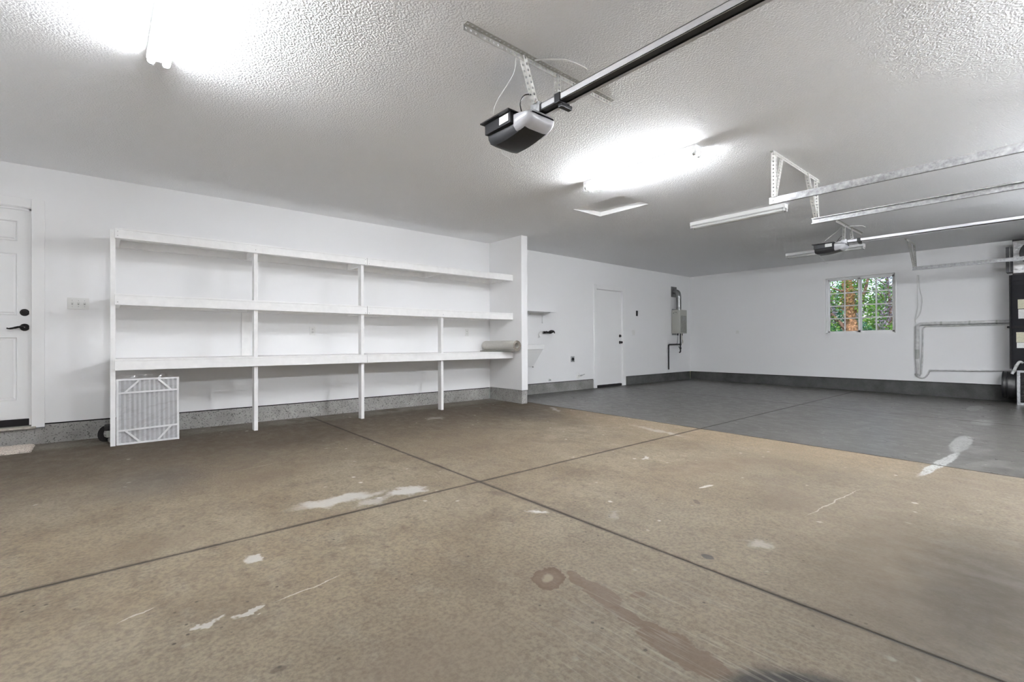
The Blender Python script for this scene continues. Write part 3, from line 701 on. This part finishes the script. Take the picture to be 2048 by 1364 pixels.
# ================================================================== LAUNDRY CORNER
t_ = thing('wall_shelf', (5.83, YB, 1.53), 'thin white shelf above the utility sink', 'shelf')
bx('shelf_board', (5.215, 6.17, 1.522), (6.43, YB - .001, 1.542), 'white', t_, .002)
for x in (5.5, 6.33):
    MB().prism([(6.22, 1.521), (YB - .002, 1.521), (YB - .002, 1.33), (YB - .025, 1.33), (YB - .025, 1.47)], 'x', x, x + .02).build('bracket', 'white', t_)
MB().tube(smooth_path([(5.86, 6.40, 1.52), (5.868, 6.41, 1.42), (5.875, 6.43, 1.25), (5.86, 6.44, 1.10), (5.80, 6.44, 1.015), (5.72, 6.44, .99), (5.60, 6.44, 1.02), (5.52, 6.44, 1.1)]), .0055, 6).build('hanging_cord', 'cord', t_, 60)
MB().tube(smooth_path([(5.98, 6.40, 1.50), (5.93, 6.42, 1.45), (5.88, 6.43, 1.40)]), .003, 6).build('wire', 'cord', t_, 60)
t_ = thing('wall_faucet', (6.45, YB, 1.15), 'dark bronze two-handle utility faucet on the laundry wall', 'faucet')
fz = 1.155
b_ = MB().cyl((6.36, YB - .045, fz), (6.54, YB - .045, fz), .020, n=12)
for x in (6.37, 6.53): b_.cyl((x, YB - .001, fz), (x, YB - .05, fz), .024, n=12)
b_.build('body', 'bronze', t_, 40)
for x in (6.37, 6.53):
    MB().cyl((x, YB - .045, fz), (x, YB - .095, fz + .01), .014, .018, 10).box((x - .045, YB - .10, fz + .002), (x + .045, YB - .09, fz + .018), .004).build('handle', 'bronze', t_, 40)
MB().tube(smooth_path([(6.45, YB - .05, fz), (6.45, YB - .12, fz + .03), (6.45, YB - .20, fz + .02), (6.45, YB - .22, fz - .02)]), .011, 10).build('spout', 'bronze', t_, 50)
MB().tube(smooth_path([(6.36, YB - .02, fz - .01), (6.29, YB - .03, fz + .02), (6.23, YB - .03, fz - .03), (6.25, YB - .03, fz - .09), (6.21, YB - .03, fz - .09)]), .005, 6).build('supply_hose', 'cord', t_, 50)
# utility sink: tapered tub with a rim band
t_ = thing('utility_sink', (5.56, 6.22, .50), 'white plastic utility sink half hidden behind the partition', 'sink')
def tub(x0, x1, y0, y1, z0, z1, k, th):
    o = [[(x0 + k * q, y0 + k * q, z), (x1 - k * q, y0 + k * q, z), (x1 - k * q, y1, z), (x0 + k * q, y1, z)] for z, q in ((z0, 1), (z1, 0))]
    i_ = [[(x0 + k * q + th, y0 + k * q + th, z), (x1 - k * q - th, y0 + k * q + th, z), (x1 - k * q - th, y1 - th, z), (x0 + k * q + th, y1 - th, z)] for z, q in ((z1, 0), (z0 + th, 1))]
    vs = [p for r_ in o + i_ for p in r_]; fs = [(3, 2, 1, 0), (12, 13, 14, 15)]
    for a_ in (0, 4, 8):
        for q in range(4): j = (q + 1) % 4; fs.append((a_ + q, a_ + j, a_ + 4 + j, a_ + 4 + q))
    return MB().raw(vs, fs)
tub(5.23, 5.868, 5.965, YB - .004, .548, .850, .125, .02).build('basin', 'sink', t_)
rim = MB()
for a_, b_ in (((5.222, 5.952, .846), (5.886, 5.985, .924)), ((5.222, YB - .035, .846), (5.886, YB - .003, .924)), ((5.222, 5.985, .846), (5.250, YB - .035, .924)), ((5.858, 5.985, .846), (5.886, YB - .035, .924))): rim.box(a_, b_, .004)
rim.build('rim', 'sink', t_)
MB().cyl((5.70, 6.05, .549), (5.70, 6.05, .530), .012, n=10).build('bolt', 'steel', t_)
MB().cyl((5.45, 6.25, .549), (5.45, 6.25, .40), .022, n=12).tube(arc((5.45, 6.30, .40), .05, 180, 360, 8), .020, 10).cyl((5.45, 6.35, .40), (5.45, 6.35, .45), .02, n=12).tube([(5.45, 6.35, .45), (5.45, YB - .001, .45)], .02, 10).build('drain_trap', 'plastic', t_, 50)

# ================================================================== WATER HEATER
wh = thing('water_heater', (11.03, 6.36, .28), 'grey tankless water heater with silver vent pipe in the far corner', 'water heater')
MB().box((10.870, 6.232, 1.180), (11.200, YB - .012, 1.765), .012).build('case', 'heater', wh, 40)
MB().box((10.90, YB - .013, 1.14), (11.17, YB - .001, 1.80), .002).build('mounting_plate', 'galv', wh)
pl = MB().box((10.862, 6.29, 1.655), (10.872, 6.43, 1.745), .004).build('intake_cover', 'heater', wh)
for y, z in ((6.36, 1.71), (6.40, 1.69), (6.325, 1.705)): MB().cyl((10.8625, y, z), (10.8605, y, z), .010, n=10).build('hole', 'void', pl)
MB().box((10.90, 6.2305, 1.20), (11.17, 6.2325, 1.62), .0004).build('rating_label', 'heater_side', wh)
MB().box((11.0, 6.229, 1.50), (11.14, 6.231, 1.60), .0004).build('warning_label', 'steel', wh)
MB().box((10.868, YB - .006, 2.10), (11.132, YB - .0005, 2.36), .002).build('vent_plate', 'duct', wh)
vp = smooth_path([(11.0, YB - .002, 2.235), (11.0, YB - .05, 2.235), (11.0, 6.365, 2.205), (11.0, 6.345, 2.14), (11.0, 6.34, 2.05), (11.0, 6.34, 1.763)], 5)
MB().tube(vp, .062, 18).build('vent_pipe', 'duct', wh, 50)
for z in (2.06, 1.94, 1.82): MB().cyl((11.0, 6.34, z - .006), (11.0, 6.34, z + .006), .065, n=18).build('seam_ring', 'duct', wh, 50)
gp = MB().tube([(10.690, YB - .035, .285), (10.690, YB - .035, .865)], .016, 8).tube(smooth_path([(10.690, YB - .035, .86), (10.70, YB - .037, .895), (10.76, YB - .05, .905), (11.06, 6.36, .905)]), .018, 8)
gp.tube([(11.09, 6.35, 1.18), (11.09, 6.35, .72)], .016, 8).tube([(11.09, 6.35, .72), (11.03, 6.34, .705)], .017, 8).cyl((11.06, 6.36, .905), (11.11, 6.35, .905), .024, n=10).cyl((11.09, 6.35, .79), (11.09, 6.35, .83), .026, n=10).cyl((11.09, 6.35, .83), (10.98, 6.33, .84), .010, n=8)
gp.build('gas_pipe', 'blackiron', wh, 50)
MB().tube(smooth_path([(10.955, 6.34, 1.18), (10.955, 6.34, 1.10), (10.975, 6.36, 1.0), (11.02, 6.40, .93), (11.03, YB - .002, .91)]), .011, 8).build('water_line', 'galv', wh, 50)
MB().tube(smooth_path([(11.150, 6.34, 1.18), (11.150, 6.34, 1.08), (11.19, 6.36, 1.0), (11.20, 6.40, .92), (11.16, YB - .002, .90)]), .011, 8).build('water_line', 'galv', wh, 50)
MB().tube(smooth_path([(11.12, 6.33, 1.18), (11.10, 6.32, 1.08), (11.16, 6.32, .98), (11.20, 6.36, .93)]), .007, 6).build('control_cable', 'paper_y', wh, 50)
for x in (10.955, 11.150): MB().cyl((x, 6.34, 1.182), (x, 6.34, 1.13), .017, n=10).build('fitting', 'bronze', wh, 40)

# ================================================================== CEILING FIXTURES
def fixture(cx, y0, y1, lit, label):
    t_ = thing('fluorescent_fixture', (cx, (y0 + y1) / 2, ZC), label, 'light', 'four-foot twin tube ceiling fixtures')
    hw = .055
    MB().prism([(cx - hw, ZC - .0005), (cx + hw, ZC - .0005), (cx + hw, ZC - .045), (cx + hw * .55, ZC - .054), (cx - hw * .55, ZC - .054), (cx - hw, ZC - .045)], 'y', y0, y1).build('channel', 'fixture', t_)
    for y, s_ in ((y0, 1), (y1, -1)):
        e = MB().box((cx - hw - .001, y - s_ * .003, ZC - .056), (cx + hw + .001, y + s_ * .004, ZC - .001))
        for q in (-.036, .036):
            e.box((cx + q - .012, y, ZC - .088), (cx + q + .012, y + s_ * .016, ZC - .038), .003)
        e.build('socket_end', 'fixture', t_)
    for q in (-.036, .036):
        tb = MB().cyl((cx + q, y0 + .030, ZC - .075), (cx + q, y1 - .030, ZC - .075), .0185, n=12).build('tube', (lit or 'tube_off'), t_, 50)
        for ya, yb_ in ((y0 + .014, y0 + .030), (y1 - .030, y1 - .014)): MB().cyl((cx + q, ya, ZC - .075), (cx + q, yb_, ZC - .075), .0187, n=16).build('end_cap', 'galv', tb, 50)
    return t_
for fx_, lab_ in ((3.60, 'added unseen fill tube light over the nearer garage door, behind the camera'), (6.00, 'added unseen fill tube light over the near end of the second garage door'), (8.20, 'added unseen fill tube light over the second garage door, nearer the furnace')):
    fixture(fx_, -1.34, -.10, 'tube_fill_front', lab_).rotation_euler.z = R(90)      # added out of view to brighten the room, along the garage-door wall
fixture(.262, 2.235, 3.475, 'tube_lit', 'lit twin-tube ceiling light above the shelving, cut by the photo top')
fixture(3.955, 2.085, 3.340, 'tube_lit', 'lit twin-tube ceiling light in front of the attic hatch')
fixture(6.470, 2.265, 3.510, None, 'unlit white tube light beyond the attic hatch')
fixture(10.160, 2.300, 3.550, None, 'unlit tube light behind the far opener motor')

# ================================================================== GARAGE DOOR OPENERS
def opener(cx, label, z_off=0.0, cord=True):
    t_ = thing('garage_door_opener', (cx, 2.38, 2.27 + z_off), label, 'opener')
    o = z_off
    zt = 2.418 + o
    # chassis tray
    ch = MB().box((cx - .150, 2.268, zt - .076), (cx + .150, 2.528, zt - .006), .004).box((cx - .178, 2.255, zt - .008), (cx + .172, 2.545, zt), .002).build('chassis', 'black', t_)
    MB().box((cx - .1520, 2.285, zt - .062), (cx - .1495, 2.375, zt - .014)).build('label_sticker', 'paper', ch)
    # curved cover below
    N = 10; vs, fs = [], []
    for k in range(N + 1):
        u = k / N; y = 2.525 - u * .33
        zb_ = zt - .150 + .006 * math.sin(u * math.pi) * 0 + (.062 * max(0, u - .35) ** 1.6)
        if u < .08: zb_ += .018 * (1 - u / .08)
        hw = .125 - .012 * u
        sec = [(-hw, zt - .07), (-hw + .004, zb_ + .032), (-hw + .022, zb_ + .006), (-hw * .45, zb_), (hw * .45, zb_), (hw - .022, zb_ + .006), (hw - .004, zb_ + .032), (hw, zt - .07)]
        vs += [(cx + a, y, z) for a, z in sec]
    for k in range(N):
        for q in range(8): j = (q + 1) % 8; fs.append((k * 8 + q, k * 8 + j, (k + 1) * 8 + j, (k + 1) * 8 + q))
    fs += [tuple(range(8))[::-1], tuple(range(N * 8, N * 8 + 8))]
    cv = MB().raw(vs, fs).build('cover', 'black', t_, 35)
    # light lens at the rail end
    vs, fs = [], []
    K = 8
    for k in range(K + 1):
        u = k / K; y = 2.262 - .135 * math.sin(u * math.pi / 2) ; sc = math.cos(u * math.pi / 2) ** .45 if u < 1 else .28
        hw = .128 * (.62 + .38 * sc); top = zt - .006 - .022 * u; bot = zt - .128 + .060 * u ** 1.5
        sec = [(-hw, top - .02), (-hw, bot + .03), (-hw + .02, bot + .008), (-hw * .5, bot), (hw * .5, bot), (hw - .02, bot + .008), (hw, bot + .03), (hw, top - .02), (hw * .7, top), (-hw * .7, top)]
        vs += [(cx + a, y, z) for a, z in sec]
    n_ = 10
    for k in range(K):
        for q in range(n_): j = (q + 1) % n_; fs.append((k * n_ + q, k * n_ + j, (k + 1) * n_ + j, (k + 1) * n_ + q))
    fs += [tuple(range(n_))[::-1], tuple(range(K * n_, K * n_ + n_))]
    MB().raw(vs, fs).build('lens', 'lens', t_, 50)
    # rail: channel open below, black chain guide inside
    rx, rz0, rz1 = cx + .012, 2.402 + o, 2.442 + o
    ya, yb_ = YF + .06, 2.42
    rl = MB().box((rx - .038, ya, rz1 - .004), (rx + .042, yb_, rz1)).box((rx - .038, ya, rz0), (rx - .035, yb_, rz1)).box((rx + .039, ya, rz0 - .004), (rx + .042, yb_, rz1)).box((rx - .038, ya, rz0), (rx - .030, yb_, rz0 + .003)).box((rx + .022, ya, rz0 - .004), (rx + .042, yb_, rz0 - .001)).build('rail', 'railmetal', t_)
    MB().box((rx - .033, ya, rz0 + .004), (rx + .037, yb_, rz0 + .010)).build('chain_guide', 'black', rl)
    MB().box((rx - .044, 1.955, rz0 - .010), (rx + .048, 2.000, rz1 + .006), .003).box((rx - .020, 1.960, rz0 - .030), (rx + .075, 1.992, rz0 - .004), .005).build('trolley_stop', 'black', rl)
    MB().box((rx - .06, YF + .002, rz0 - .03), (rx + .06, YF + .064, rz1 + .03), .003).build('header_bracket', 'galv', rl)
    # perforated angle on the ceiling and two hangers
    ys_ = 2.105
    MB().angle((cx - .617, ys_, ZC - .001), (cx + .660, ys_, ZC - .001), (0, -1, 0), (0, 0, -1)).build('ceiling_angle', 'perf', t_)
    MB().angle((cx - .195, ys_ - .004, ZC - .006), (cx - .050, 2.150, rz1 + .004), (1, 0, .3), (0, 1, 0), w=.030).build('hanger', 'perf', t_)
    MB().angle((cx + .105, ys_ - .004, ZC - .006), (cx + .055, 2.060, rz0 + .01), (1, 0, .1), (0, 1, 0), w=.030).build('hanger', 'perf', t_)
    MB().box((rx - .05, 2.13, rz1 - .02), (rx + .05, 2.17, rz1 + .016)).box((rx - .052, 2.12, rz0 - .012), (rx - .048, 2.20, rz1 + .01)).build('clamp', 'galv', t_)
    # wiring
    MB().tube(smooth_path([(cx - .235, ys_ + .01, ZC - .03), (cx - .205, 2.16, 2.60 + o), (cx - .205, 2.20, 2.56 + o), (cx - .215, 2.33, 2.46 + o), (cx - .19, 2.38, zt)]), .0028, 5).build('bell_wire', 'cord', t_, 60)
    MB().tube(smooth_path([(cx - .05, 2.15, 2.50 + o), (cx - .105, 2.18, 2.49 + o), (cx - .115, 2.21, 2.45 + o), (cx - .08, 2.24, zt + .002)]), .004, 6).build('power_cord', 'black', t_, 60)
    MB().tube(smooth_path([(cx - .12, ys_ - .03, ZC - .02), (cx + .02, ys_ - .14, ZC - .012), (cx + .16, ys_ - .16, ZC - .008), (cx + .22, ys_ - .15, ZC - .001)]), .004, 5).build('ceiling_wire', 'cord', t_, 60)
    MB().tube(smooth_path([(cx - .03, 2.50, 2.272 + o), (cx - .045, 2.47, 2.225 + o), (cx - .01, 2.43, 2.185 + o), (cx + .0, 2.43, 2.150 + o), (cx + .05, 2.40, 2.140 + o), (cx + .08, 2.40, 2.152 + o)]), .0012, 5).build('antenna', 'block', t_, 60)
    return t_
opener(2.10, 'black garage door opener with grey lens hanging nearest the camera')
opener(8.47, 'black garage door opener hanging far off near the window', .030)

# ================================================================== GARAGE DOOR TRACKS
def track(x, face, label):
    """face: +1 when the channel opens towards +x"""
    t_ = thing('garage_door_track', (x, .5, 2.24), label, 'track', 'overhead garage door tracks')
    zc, hh, dp = 2.236, .030, .026
    rb = .32; yv = YF + .09
    path = [(1.758, zc)] + [(yv + rb, zc)] + [(yv + rb - rb * math.sin(a), zc - rb + rb * math.cos(a)) for a in [R(q) for q in (15, 30, 45, 60, 75, 90)]] + [(yv, zf(YF) + .05)]
    # channel cross-section in (depth, height): back web with two lips
    sec = [(0, -hh), (0, hh), (dp, hh), (dp, hh - .010), (dp - .003, hh - .010), (dp - .003, hh - .003), (.003, hh - .003), (.003, -hh + .003), (dp - .003, -hh + .003), (dp - .003, -hh + .010), (dp, -hh + .010), (dp, -hh)]
    vs, fs = [], []; n_ = len(sec)
    for k, (y, z) in enumerate(path):
        a = path[max(k - 1, 0)]; b = path[min(k + 1, len(path) - 1)]
        tv = Vector((b[0] - a[0], b[1] - a[1])).normalized(); nv = Vector((-tv.y, tv.x)) * -1     # outward normal: up on the level run
        for d, q in sec: vs.append((x + face * d, y + nv.x * q, z + nv.y * q))
    for k in range(len(path) - 1):
        for q in range(n_): j = (q + 1) % n_; fs.append((k * n_ + q, k * n_ + j, (k + 1) * n_ + j, (k + 1) * n_ + q))
    fs += [tuple(range(n_)), tuple(range((len(path) - 1) * n_, len(path) * n_))]
    MB().raw(vs, fs).build('channel', 'track', t_)
    MB().perf((x - face * .001, 1.757, zc - .027), (x - face * .001, 1.757, zc + .030), (0, -1, 0), .040, pitch=.028).build('end_plate', 'perf', t_)
    for y in (1.73, 1.45, 1.1, .7, .3): MB().cyl((x - face * .0005, y, zc), (x - face * .006, y, zc), .008, n=8).build('bolt', 'steel', t_)
    return t_
track(4.620, 1, 'galvanised overhead door track nearest the camera')
track(5.752, -1, 'galvanised overhead door track in the middle')
track(10.855, -1, 'galvanised overhead door track in front of the furnace')
track(-.530, -1, 'galvanised overhead door track by the house door side')
def hanger(xa, xb, y, drops, label):
    t_ = thing('track_hanger', ((xa + xb) / 2, y, ZC), label, 'bracket', 'perforated angle track hangers')
    MB().angle((xa, y, ZC - .001), (xb, y, ZC - .001), (0, 1, 0), (0, 0, -1), w=.034).build('ceiling_angle', 'perf', t_)
    for x0, x1, y1, s_ in drops:
        MB().angle((x0, y - .004, ZC - .008), (x1, y1, 2.266), (0, 1, 0), (s_, 0, 0), w=.034).build('strap', 'perf', t_)
    return t_
hanger(4.575, 5.790, 1.700, ((4.600, 4.608, 1.700, 1), (4.800, 4.622, 1.690, -1), (5.430, 5.730, 1.705, 1), (5.715, 5.752, 1.690, -1)), 'perforated steel hanger shared by the two nearer tracks')
hanger(10.20, 10.905, 1.725, ((10.42, 10.832, 1.72, 1), (10.88, 10.86, 1.70, -1)), 'perforated steel hanger above the furnace-side track')
hanger(-.95, -.45, 1.700, ((-.86, -.548, 1.705, 1), (-.52, -.534, 1.69, -1)), 'perforated steel hanger by the house door side')

# ================================================================== END WALL PIPES
t_ = thing('refrigerant_lines', (XR, 1.3, .28), 'white painted pipes and thin drain line bending along the end wall', 'pipe')
px = XR - .035
pth = [(px, .62, 1.285), (px, 1.78, 1.288)] + arc((px, 1.78, 1.228), .06, 90, 0, 6)[1:] + [(px, 1.850, .40), (px, 1.846, .335)]
pth = [(px, .62, 1.285)] + [(px, y, 1.285 + .004 * math.sin(y * 9)) for y in (.8, 1.0, 1.2, 1.4, 1.6, 1.77)] + arc((px, 1.77, 1.215), .072, 90, 0, 6)[1:] + [(px, 1.842, 1.0), (px, 1.846, .7), (px, 1.838, .5), (px, 1.83, .33)]
MB().tube(pth, .031, 10).build('insulated_line', 'pipe_w', t_, 60)
pth2 = [(px + .012, .62, 1.238)] + [(px + .012, y, 1.238) for y in (1.0, 1.4, 1.70)] + arc((px + .012, 1.70, 1.178), .06, 90, 0, 5)[1:] + [(px + .012, 1.765, .9), (px + .012, 1.775, .6), (px + .012, 1.79, .33)]
MB().tube(pth2, .012, 8).build('bare_line', 'pipe_w', t_, 60)
for y in (.78, 1.12, 1.5): MB().cyl((px, y - .012, 1.285), (px, y + .012, 1.285), .0345, n=10).build('strap', 'block', t_)
MB().cyl((px, 1.838, .34), (px, 1.832, .29), .034, .030, 10).build('end_wrap', 'galv', t_)
MB().cyl((px, 1.845, .80), (px, 1.845, .62), .0325, n=10).build('torn_wrap', 'block', t_)
pd = [(XR - .022, .62, .445), (XR - .022, 1.66, .412)] + smooth_path([(XR - .022, 1.68, .40), (XR - .022, 1.70, .33), (XR - .022, 1.745, .275), (XR - .022, 1.80, .262), (XR - .022, 1.86, .30), (XR - .022, 1.885, .34)])
MB().tube(pd, .013, 8).build('drain_pipe', 'pipe_w', t_, 60)
for y, z in ((1.66, .412), (1.10, .430)): MB().cyl((XR - .022, y - .02, z), (XR - .022, y + .02, z - .001), .017, n=10).build('coupling', 'pipe_w', t_, 40)
for s_, lab in ((0, 'pale thermostat wire hanging from the furnace-side track'),):
    t_ = thing('hanging_wire', (XR - .02, 1.82, 1.29), lab, 'wire')
    MB().tube(smooth_path([(11.62, 1.795, 2.20), (11.74, 1.80, 1.95), (11.76, 1.77, 1.75), (11.77, 1.80, 1.50), (11.775, 1.87, 1.36), (11.775, 1.86, 1.31)]), .006, 6).build('wire_strand', 'cord', t_, 60)
    MB().tube(smooth_path([(11.60, 1.81, 2.20), (11.74, 1.835, 1.90), (11.77, 1.835, 1.60), (11.775, 1.88, 1.36)]), .0045, 6).build('wire_strand', 'cord', t_, 60)

# ================================================================== FURNACE
fu = thing('furnace', (11.52, .25, zf(.25)), 'tall dark furnace with foil plenum standing on a grille base', 'furnace')
fx, fy1, fy0 = 11.275, .580, -.02
zfl = zf(.25)
# base platform with louvred grille on the room side
MB().box((fx + .02, fy0, zfl), (XR - .004, .525, .476)).build('platform', 'galv', fu)
gr = MB()
for a_, b_ in (((fx, .485, zfl + .002), (fx + .022, .525, .476)), ((fx, fy0, zfl + .002), (fx + .022, fy0 + .04, .476)), ((fx, fy0 + .04, .44), (fx + .022, .485, .476)), ((fx, fy0 + .04, zfl + .002), (fx + .022, .485, zfl + .04))): gr.box(a_, b_, .003)
grf = gr.build('grille_frame', 'galv', fu)
MB().box((fx + .016, fy0 + .04, zfl + .04), (fx + .0205, .485, .44)).build('grille_backing', 'void', grf)
nz = 18
for k in range(nz):
    z = zfl + .05 + (.43 - zfl - .05) * k / (nz - 1)
    Mz = Matrix.Translation((fx + .010, 0, z)) @ Matrix.Rotation(R(35), 4, 'Y')
    MB().box((-.009, fy0 + .04, -.001), (.009, .485, .001), 0, Mz).build('slat', 'steel', grf)
# cabinet
cb = MB().box((fx - .005, fy0 - .01, .476), (XR - .02, fy1, 2.030), .004).build('cabinet', 'cabinet', fu)
for z0, z1 in ((.50, 1.155), (1.20, 1.86), (1.93, 2.02)): MB().box((fx - .012, fy0, z0), (fx - .003, fy1 - .015, z1), .003).build('access_panel', 'cabinet', cb)
MB().box((fx - .010, fy0, 1.157), (fx - .004, fy1 - .003, 1.198)).build('dark_band', 'void', cb)
MB().cyl((fx + .10, fy1, 1.178), (fx + .10, fy1 + .055, 1.185), .022, .016, 10).build('cable_gland', 'black', cb, 40)
for (y0, y1, z0, z1, mm) in ((.30, .505, 1.475, 1.625, 'paper_y'), (.30, .500, 1.315, 1.465, 'paper'), (.28, .525, .930, 1.095, 'paper_y'), (.43, .520, .840, .925, 'paper')):
    MB().box((fx - .0135, y0, z0), (fx - .0115, y1, z1)).build('label_sticker', mm, cb)
MB().cyl((fx + .02, fy1 + .012, .50), (fx + .02, fy1 + .012, 2.03), .011, n=8).build('conduit', 'rubber', cb, 40)
# plenum wrapped in foil, round take-off, dark side box
MB().box((fx + .005, fy0, 2.032), (XR - .03, fy1 - .025, 2.600), .012).build('plenum', 'foil', fu, 40)
for z in (2.04, 2.590): MB().box((fx - .002, fy0, z - .012), (XR - .02, fy1 - .018, z + .016), .004).build('tape_band', 'rubber', fu)
MB().cyl((fx + .01, .285, 2.36), (fx - .10, .285, 2.36), .185, n=28).build('round_takeoff', 'black', fu, 40)
for k in range(3): MB().tube(arc((fx - .02 - .03 * k, .285, 2.36), .187, 0, 360, 28), .010, 6, False).build('flex_rib', 'rubber', fu, 60)
MB().prism([(fx + .06, 2.09), (fx + .34, 2.09), (fx + .34, 2.50), (fx + .06, 2.50)], 'y', fy1 - .024, fy1 + .060).build('side_box', 'black', fu)
MB().box((fx + .056, fy1 + .012, 2.09), (fx + .061, fy1 + .018, 2.50)).build('box_seam', 'block', fu)
# round return collar on the side of the platform
rc = MB().cyl((fx + .24, .526, .222), (fx + .24, .700, .222), .215, n=32).build('return_collar', 'darkduct', fu, 40)
for y, r_ in ((.69, .226), (.640, .221), (.535, .224)): MB().tube(arc((fx + .24, y, .222), r_ - .010, 0, 360, 32, 'xz'), .012, 8, False).build('collar_ring', 'black', rc, 60)
# stubby white drain elbow
MB().tube(smooth_path([(fx - .014, .46, .60), (fx - .05, .49, .615), (fx - .055, .525, .55), (fx - .055, .545, .49), (fx - .055, .575, .42)]), .020, 10).build('drain_elbow', 'pipe_w', fu, 60)
for y, z in ((.525, .55), (.550, .475)): MB().cyl((fx - .055, y - .004, z + .012), (fx - .055, y + .004, z - .012), .024, n=10).build('elbow_band', 'block', fu, 40)

# ================================================================== GARDEN OUTSIDE THE WINDOW
gd_ = bx('garden_ground', (XR + .3, -12, -.6), (40, 22, -.35), 'soil'); struct(gd_, 'garden ground outside the window')
def leaves(mb, cen, rad, n_, size, rnd):
    for _ in range(n_):
        while True:
            p = Vector((rnd.uniform(-1, 1), rnd.uniform(-1, 1), rnd.uniform(-1, 1)))
            if p.length < 1: break
        p = Vector((cen[0] + p.x * rad[0], cen[1] + p.y * rad[1], cen[2] + p.z * rad[2]))
        d = Vector((rnd.uniform(-1, 1), rnd.uniform(-1, 1), rnd.uniform(-.8, .6))).normalized(); u = d.orthogonal().normalized()
        u.rotate(Matrix.Rotation(rnd.uniform(0, 6.28), 3, d)); s_ = size * rnd.uniform(.6, 1.3); nn = d.cross(u)
        mb.raw([p - d * s_, p + u * s_ * .42 + nn * s_ * .08, p + d * s_, p - u * s_ * .42 + nn * s_ * .08], [(0, 1, 2), (0, 2, 3)])
    return mb
rnd = random.Random(11)
# big tree
tr = thing('garden_tree', (15.2, 3.72, -.35), 'thick rusty-barked tree right outside the window', 'tree')
def wob(pts, r0, r1, k=.02, n_=12):
    sp = smooth_path(pts, 5); q = len(sp)
    return MB().tube([p + Vector((rnd.uniform(-k, k), rnd.uniform(-k, k), 0)) for p in sp], [r0 + (r1 - r0) * i / (q - 1) for i in range(q)], n_)
wob([(15.2, 3.70, -.36), (15.2, 3.70, .4), (15.2, 3.73, 1.2), (15.2, 3.78, 1.9), (15.25, 3.86, 3.0), (15.3, 3.9, 5.2)], .165, .10, .012).build('trunk', 'bark', tr, 70)
for pts, a_, b_ in (([(15.15, 3.85, 1.30), (15.1, 4.05, 1.55), (15.0, 4.28, 1.85), (15.0, 4.6, 2.15)], .06, .025), ([(15.2, 3.62, 1.75), (15.1, 3.48, 2.05), (15.1, 3.36, 2.5), (15.1, 3.25, 3.2)], .055, .02),
                    ([(15.1, 4.20, 1.76), (15.0, 4.22, 2.05), (15.0, 4.1, 2.4)], .022, .01), ([(15.15, 3.9, 2.3), (15.0, 4.2, 2.45), (15.0, 4.6, 2.75)], .028, .012)):
    wob(pts, a_, b_, .008, 8).build('branch', 'branch', tr, 70)
lf = MB()
for c_, r_, n_ in (((14.9, 4.25, 2.05), (.5, .45, .35), 420), ((15.0, 3.35, 1.75), (.5, .25, .5), 260), ((15.0, 4.3, 1.35), (.4, .4, .35), 260), ((15.2, 3.4, 3.2), (1.2, 1.2, .6), 900), ((15.1, 3.9, 2.5), (.6, .6, .25), 260), ((15.4, 3.35, 2.25), (.4, .45, .5), 420)):
    leaves(lf, c_, r_, n_, .045, rnd)
lf.build('foliage', 'leaf_green', tr)['kind'] = 'stuff'
leaves(MB(), (15.05, 3.76, 2.05), (.28, .24, .55), 420, .035, rnd).build('rust_leaves', 'leaf_rust', tr)['kind'] = 'stuff'
# slender bare trees to the right and further back
for (x, y, hgt, lab, seed) in ((19.0, 3.75, 4.5, 'slender grey-leaved tree right of the thick trunk', 1), (19.3, 4.60, 5.0, 'thin bare tree directly behind the thick trunk', 2), (19.0, 5.40, 5.0, 'thin bare tree behind the left window half', 3)):
    rnd = random.Random(seed); t_ = thing('slender_tree', (x, y, -.35), lab, 'tree', 'slender trees behind the shrubs')
    wob([(x, y, -.36), (x, y + .05, .8), (x + .1, y - .1, 1.8), (x, y + .1, hgt)], .06, .03, .01, 8).build('trunk', 'branch', t_, 70)
    for k in range(14):
        z = .9 + k * .17; s_ = rnd.choice((-1, 1)); d = rnd.uniform(.2, .4)
        wob([(x, y, z), (x - .15, y + s_ * d * .5, z + .2), (x - .2, y + s_ * d, z + rnd.uniform(.3, .7))], .022, .006, .01, 6).build('branch', 'branch', t_, 70)
    leaves(leaves(MB(), (x - .1, y, 2.2), (.4, .38, 1.0), 700, .055, rnd), (x - .1, y, 3.6), (.4, .38, .7), 160, .05, rnd).build('foliage', 'leaf_grey', t_)['kind'] = 'stuff'
rnd = random.Random(5)
for (x, y, rz, ry, mm, lab) in ((16.9, 4.85, .95, .44, 'leaf_deep', 'deep green shrub left of the thick trunk'), (16.9, 3.93, .95, .44, 'leaf_deep', 'deep green shrub right behind the thick trunk'), (16.8, 3.02, .95, .44, 'leaf_green', 'bright green shrub at the right end of the window'),
                                (22.4, 4.45, 1.75, .64, 'leaf_green', 'tall far shrub behind the right window half'), (22.4, 5.76, 1.85, .64, 'leaf_deep', 'tall far shrub behind the left window half')):
    t_ = thing('garden_shrub', (x, y, -.35), lab, 'shrub', 'shrubs outside the window')
    wob([(x, y, -.36), (x, y, .2), (x + .05, y, .7)], .05, .02, .01, 6).build('stem', 'branch', t_)
    leaves(MB(), (x, y, -.35 + rz), (.6, ry, rz), 2600 if x > 20 else 2200, .085 if x > 20 else .060, rnd).build('foliage', mm, t_)['kind'] = 'stuff'
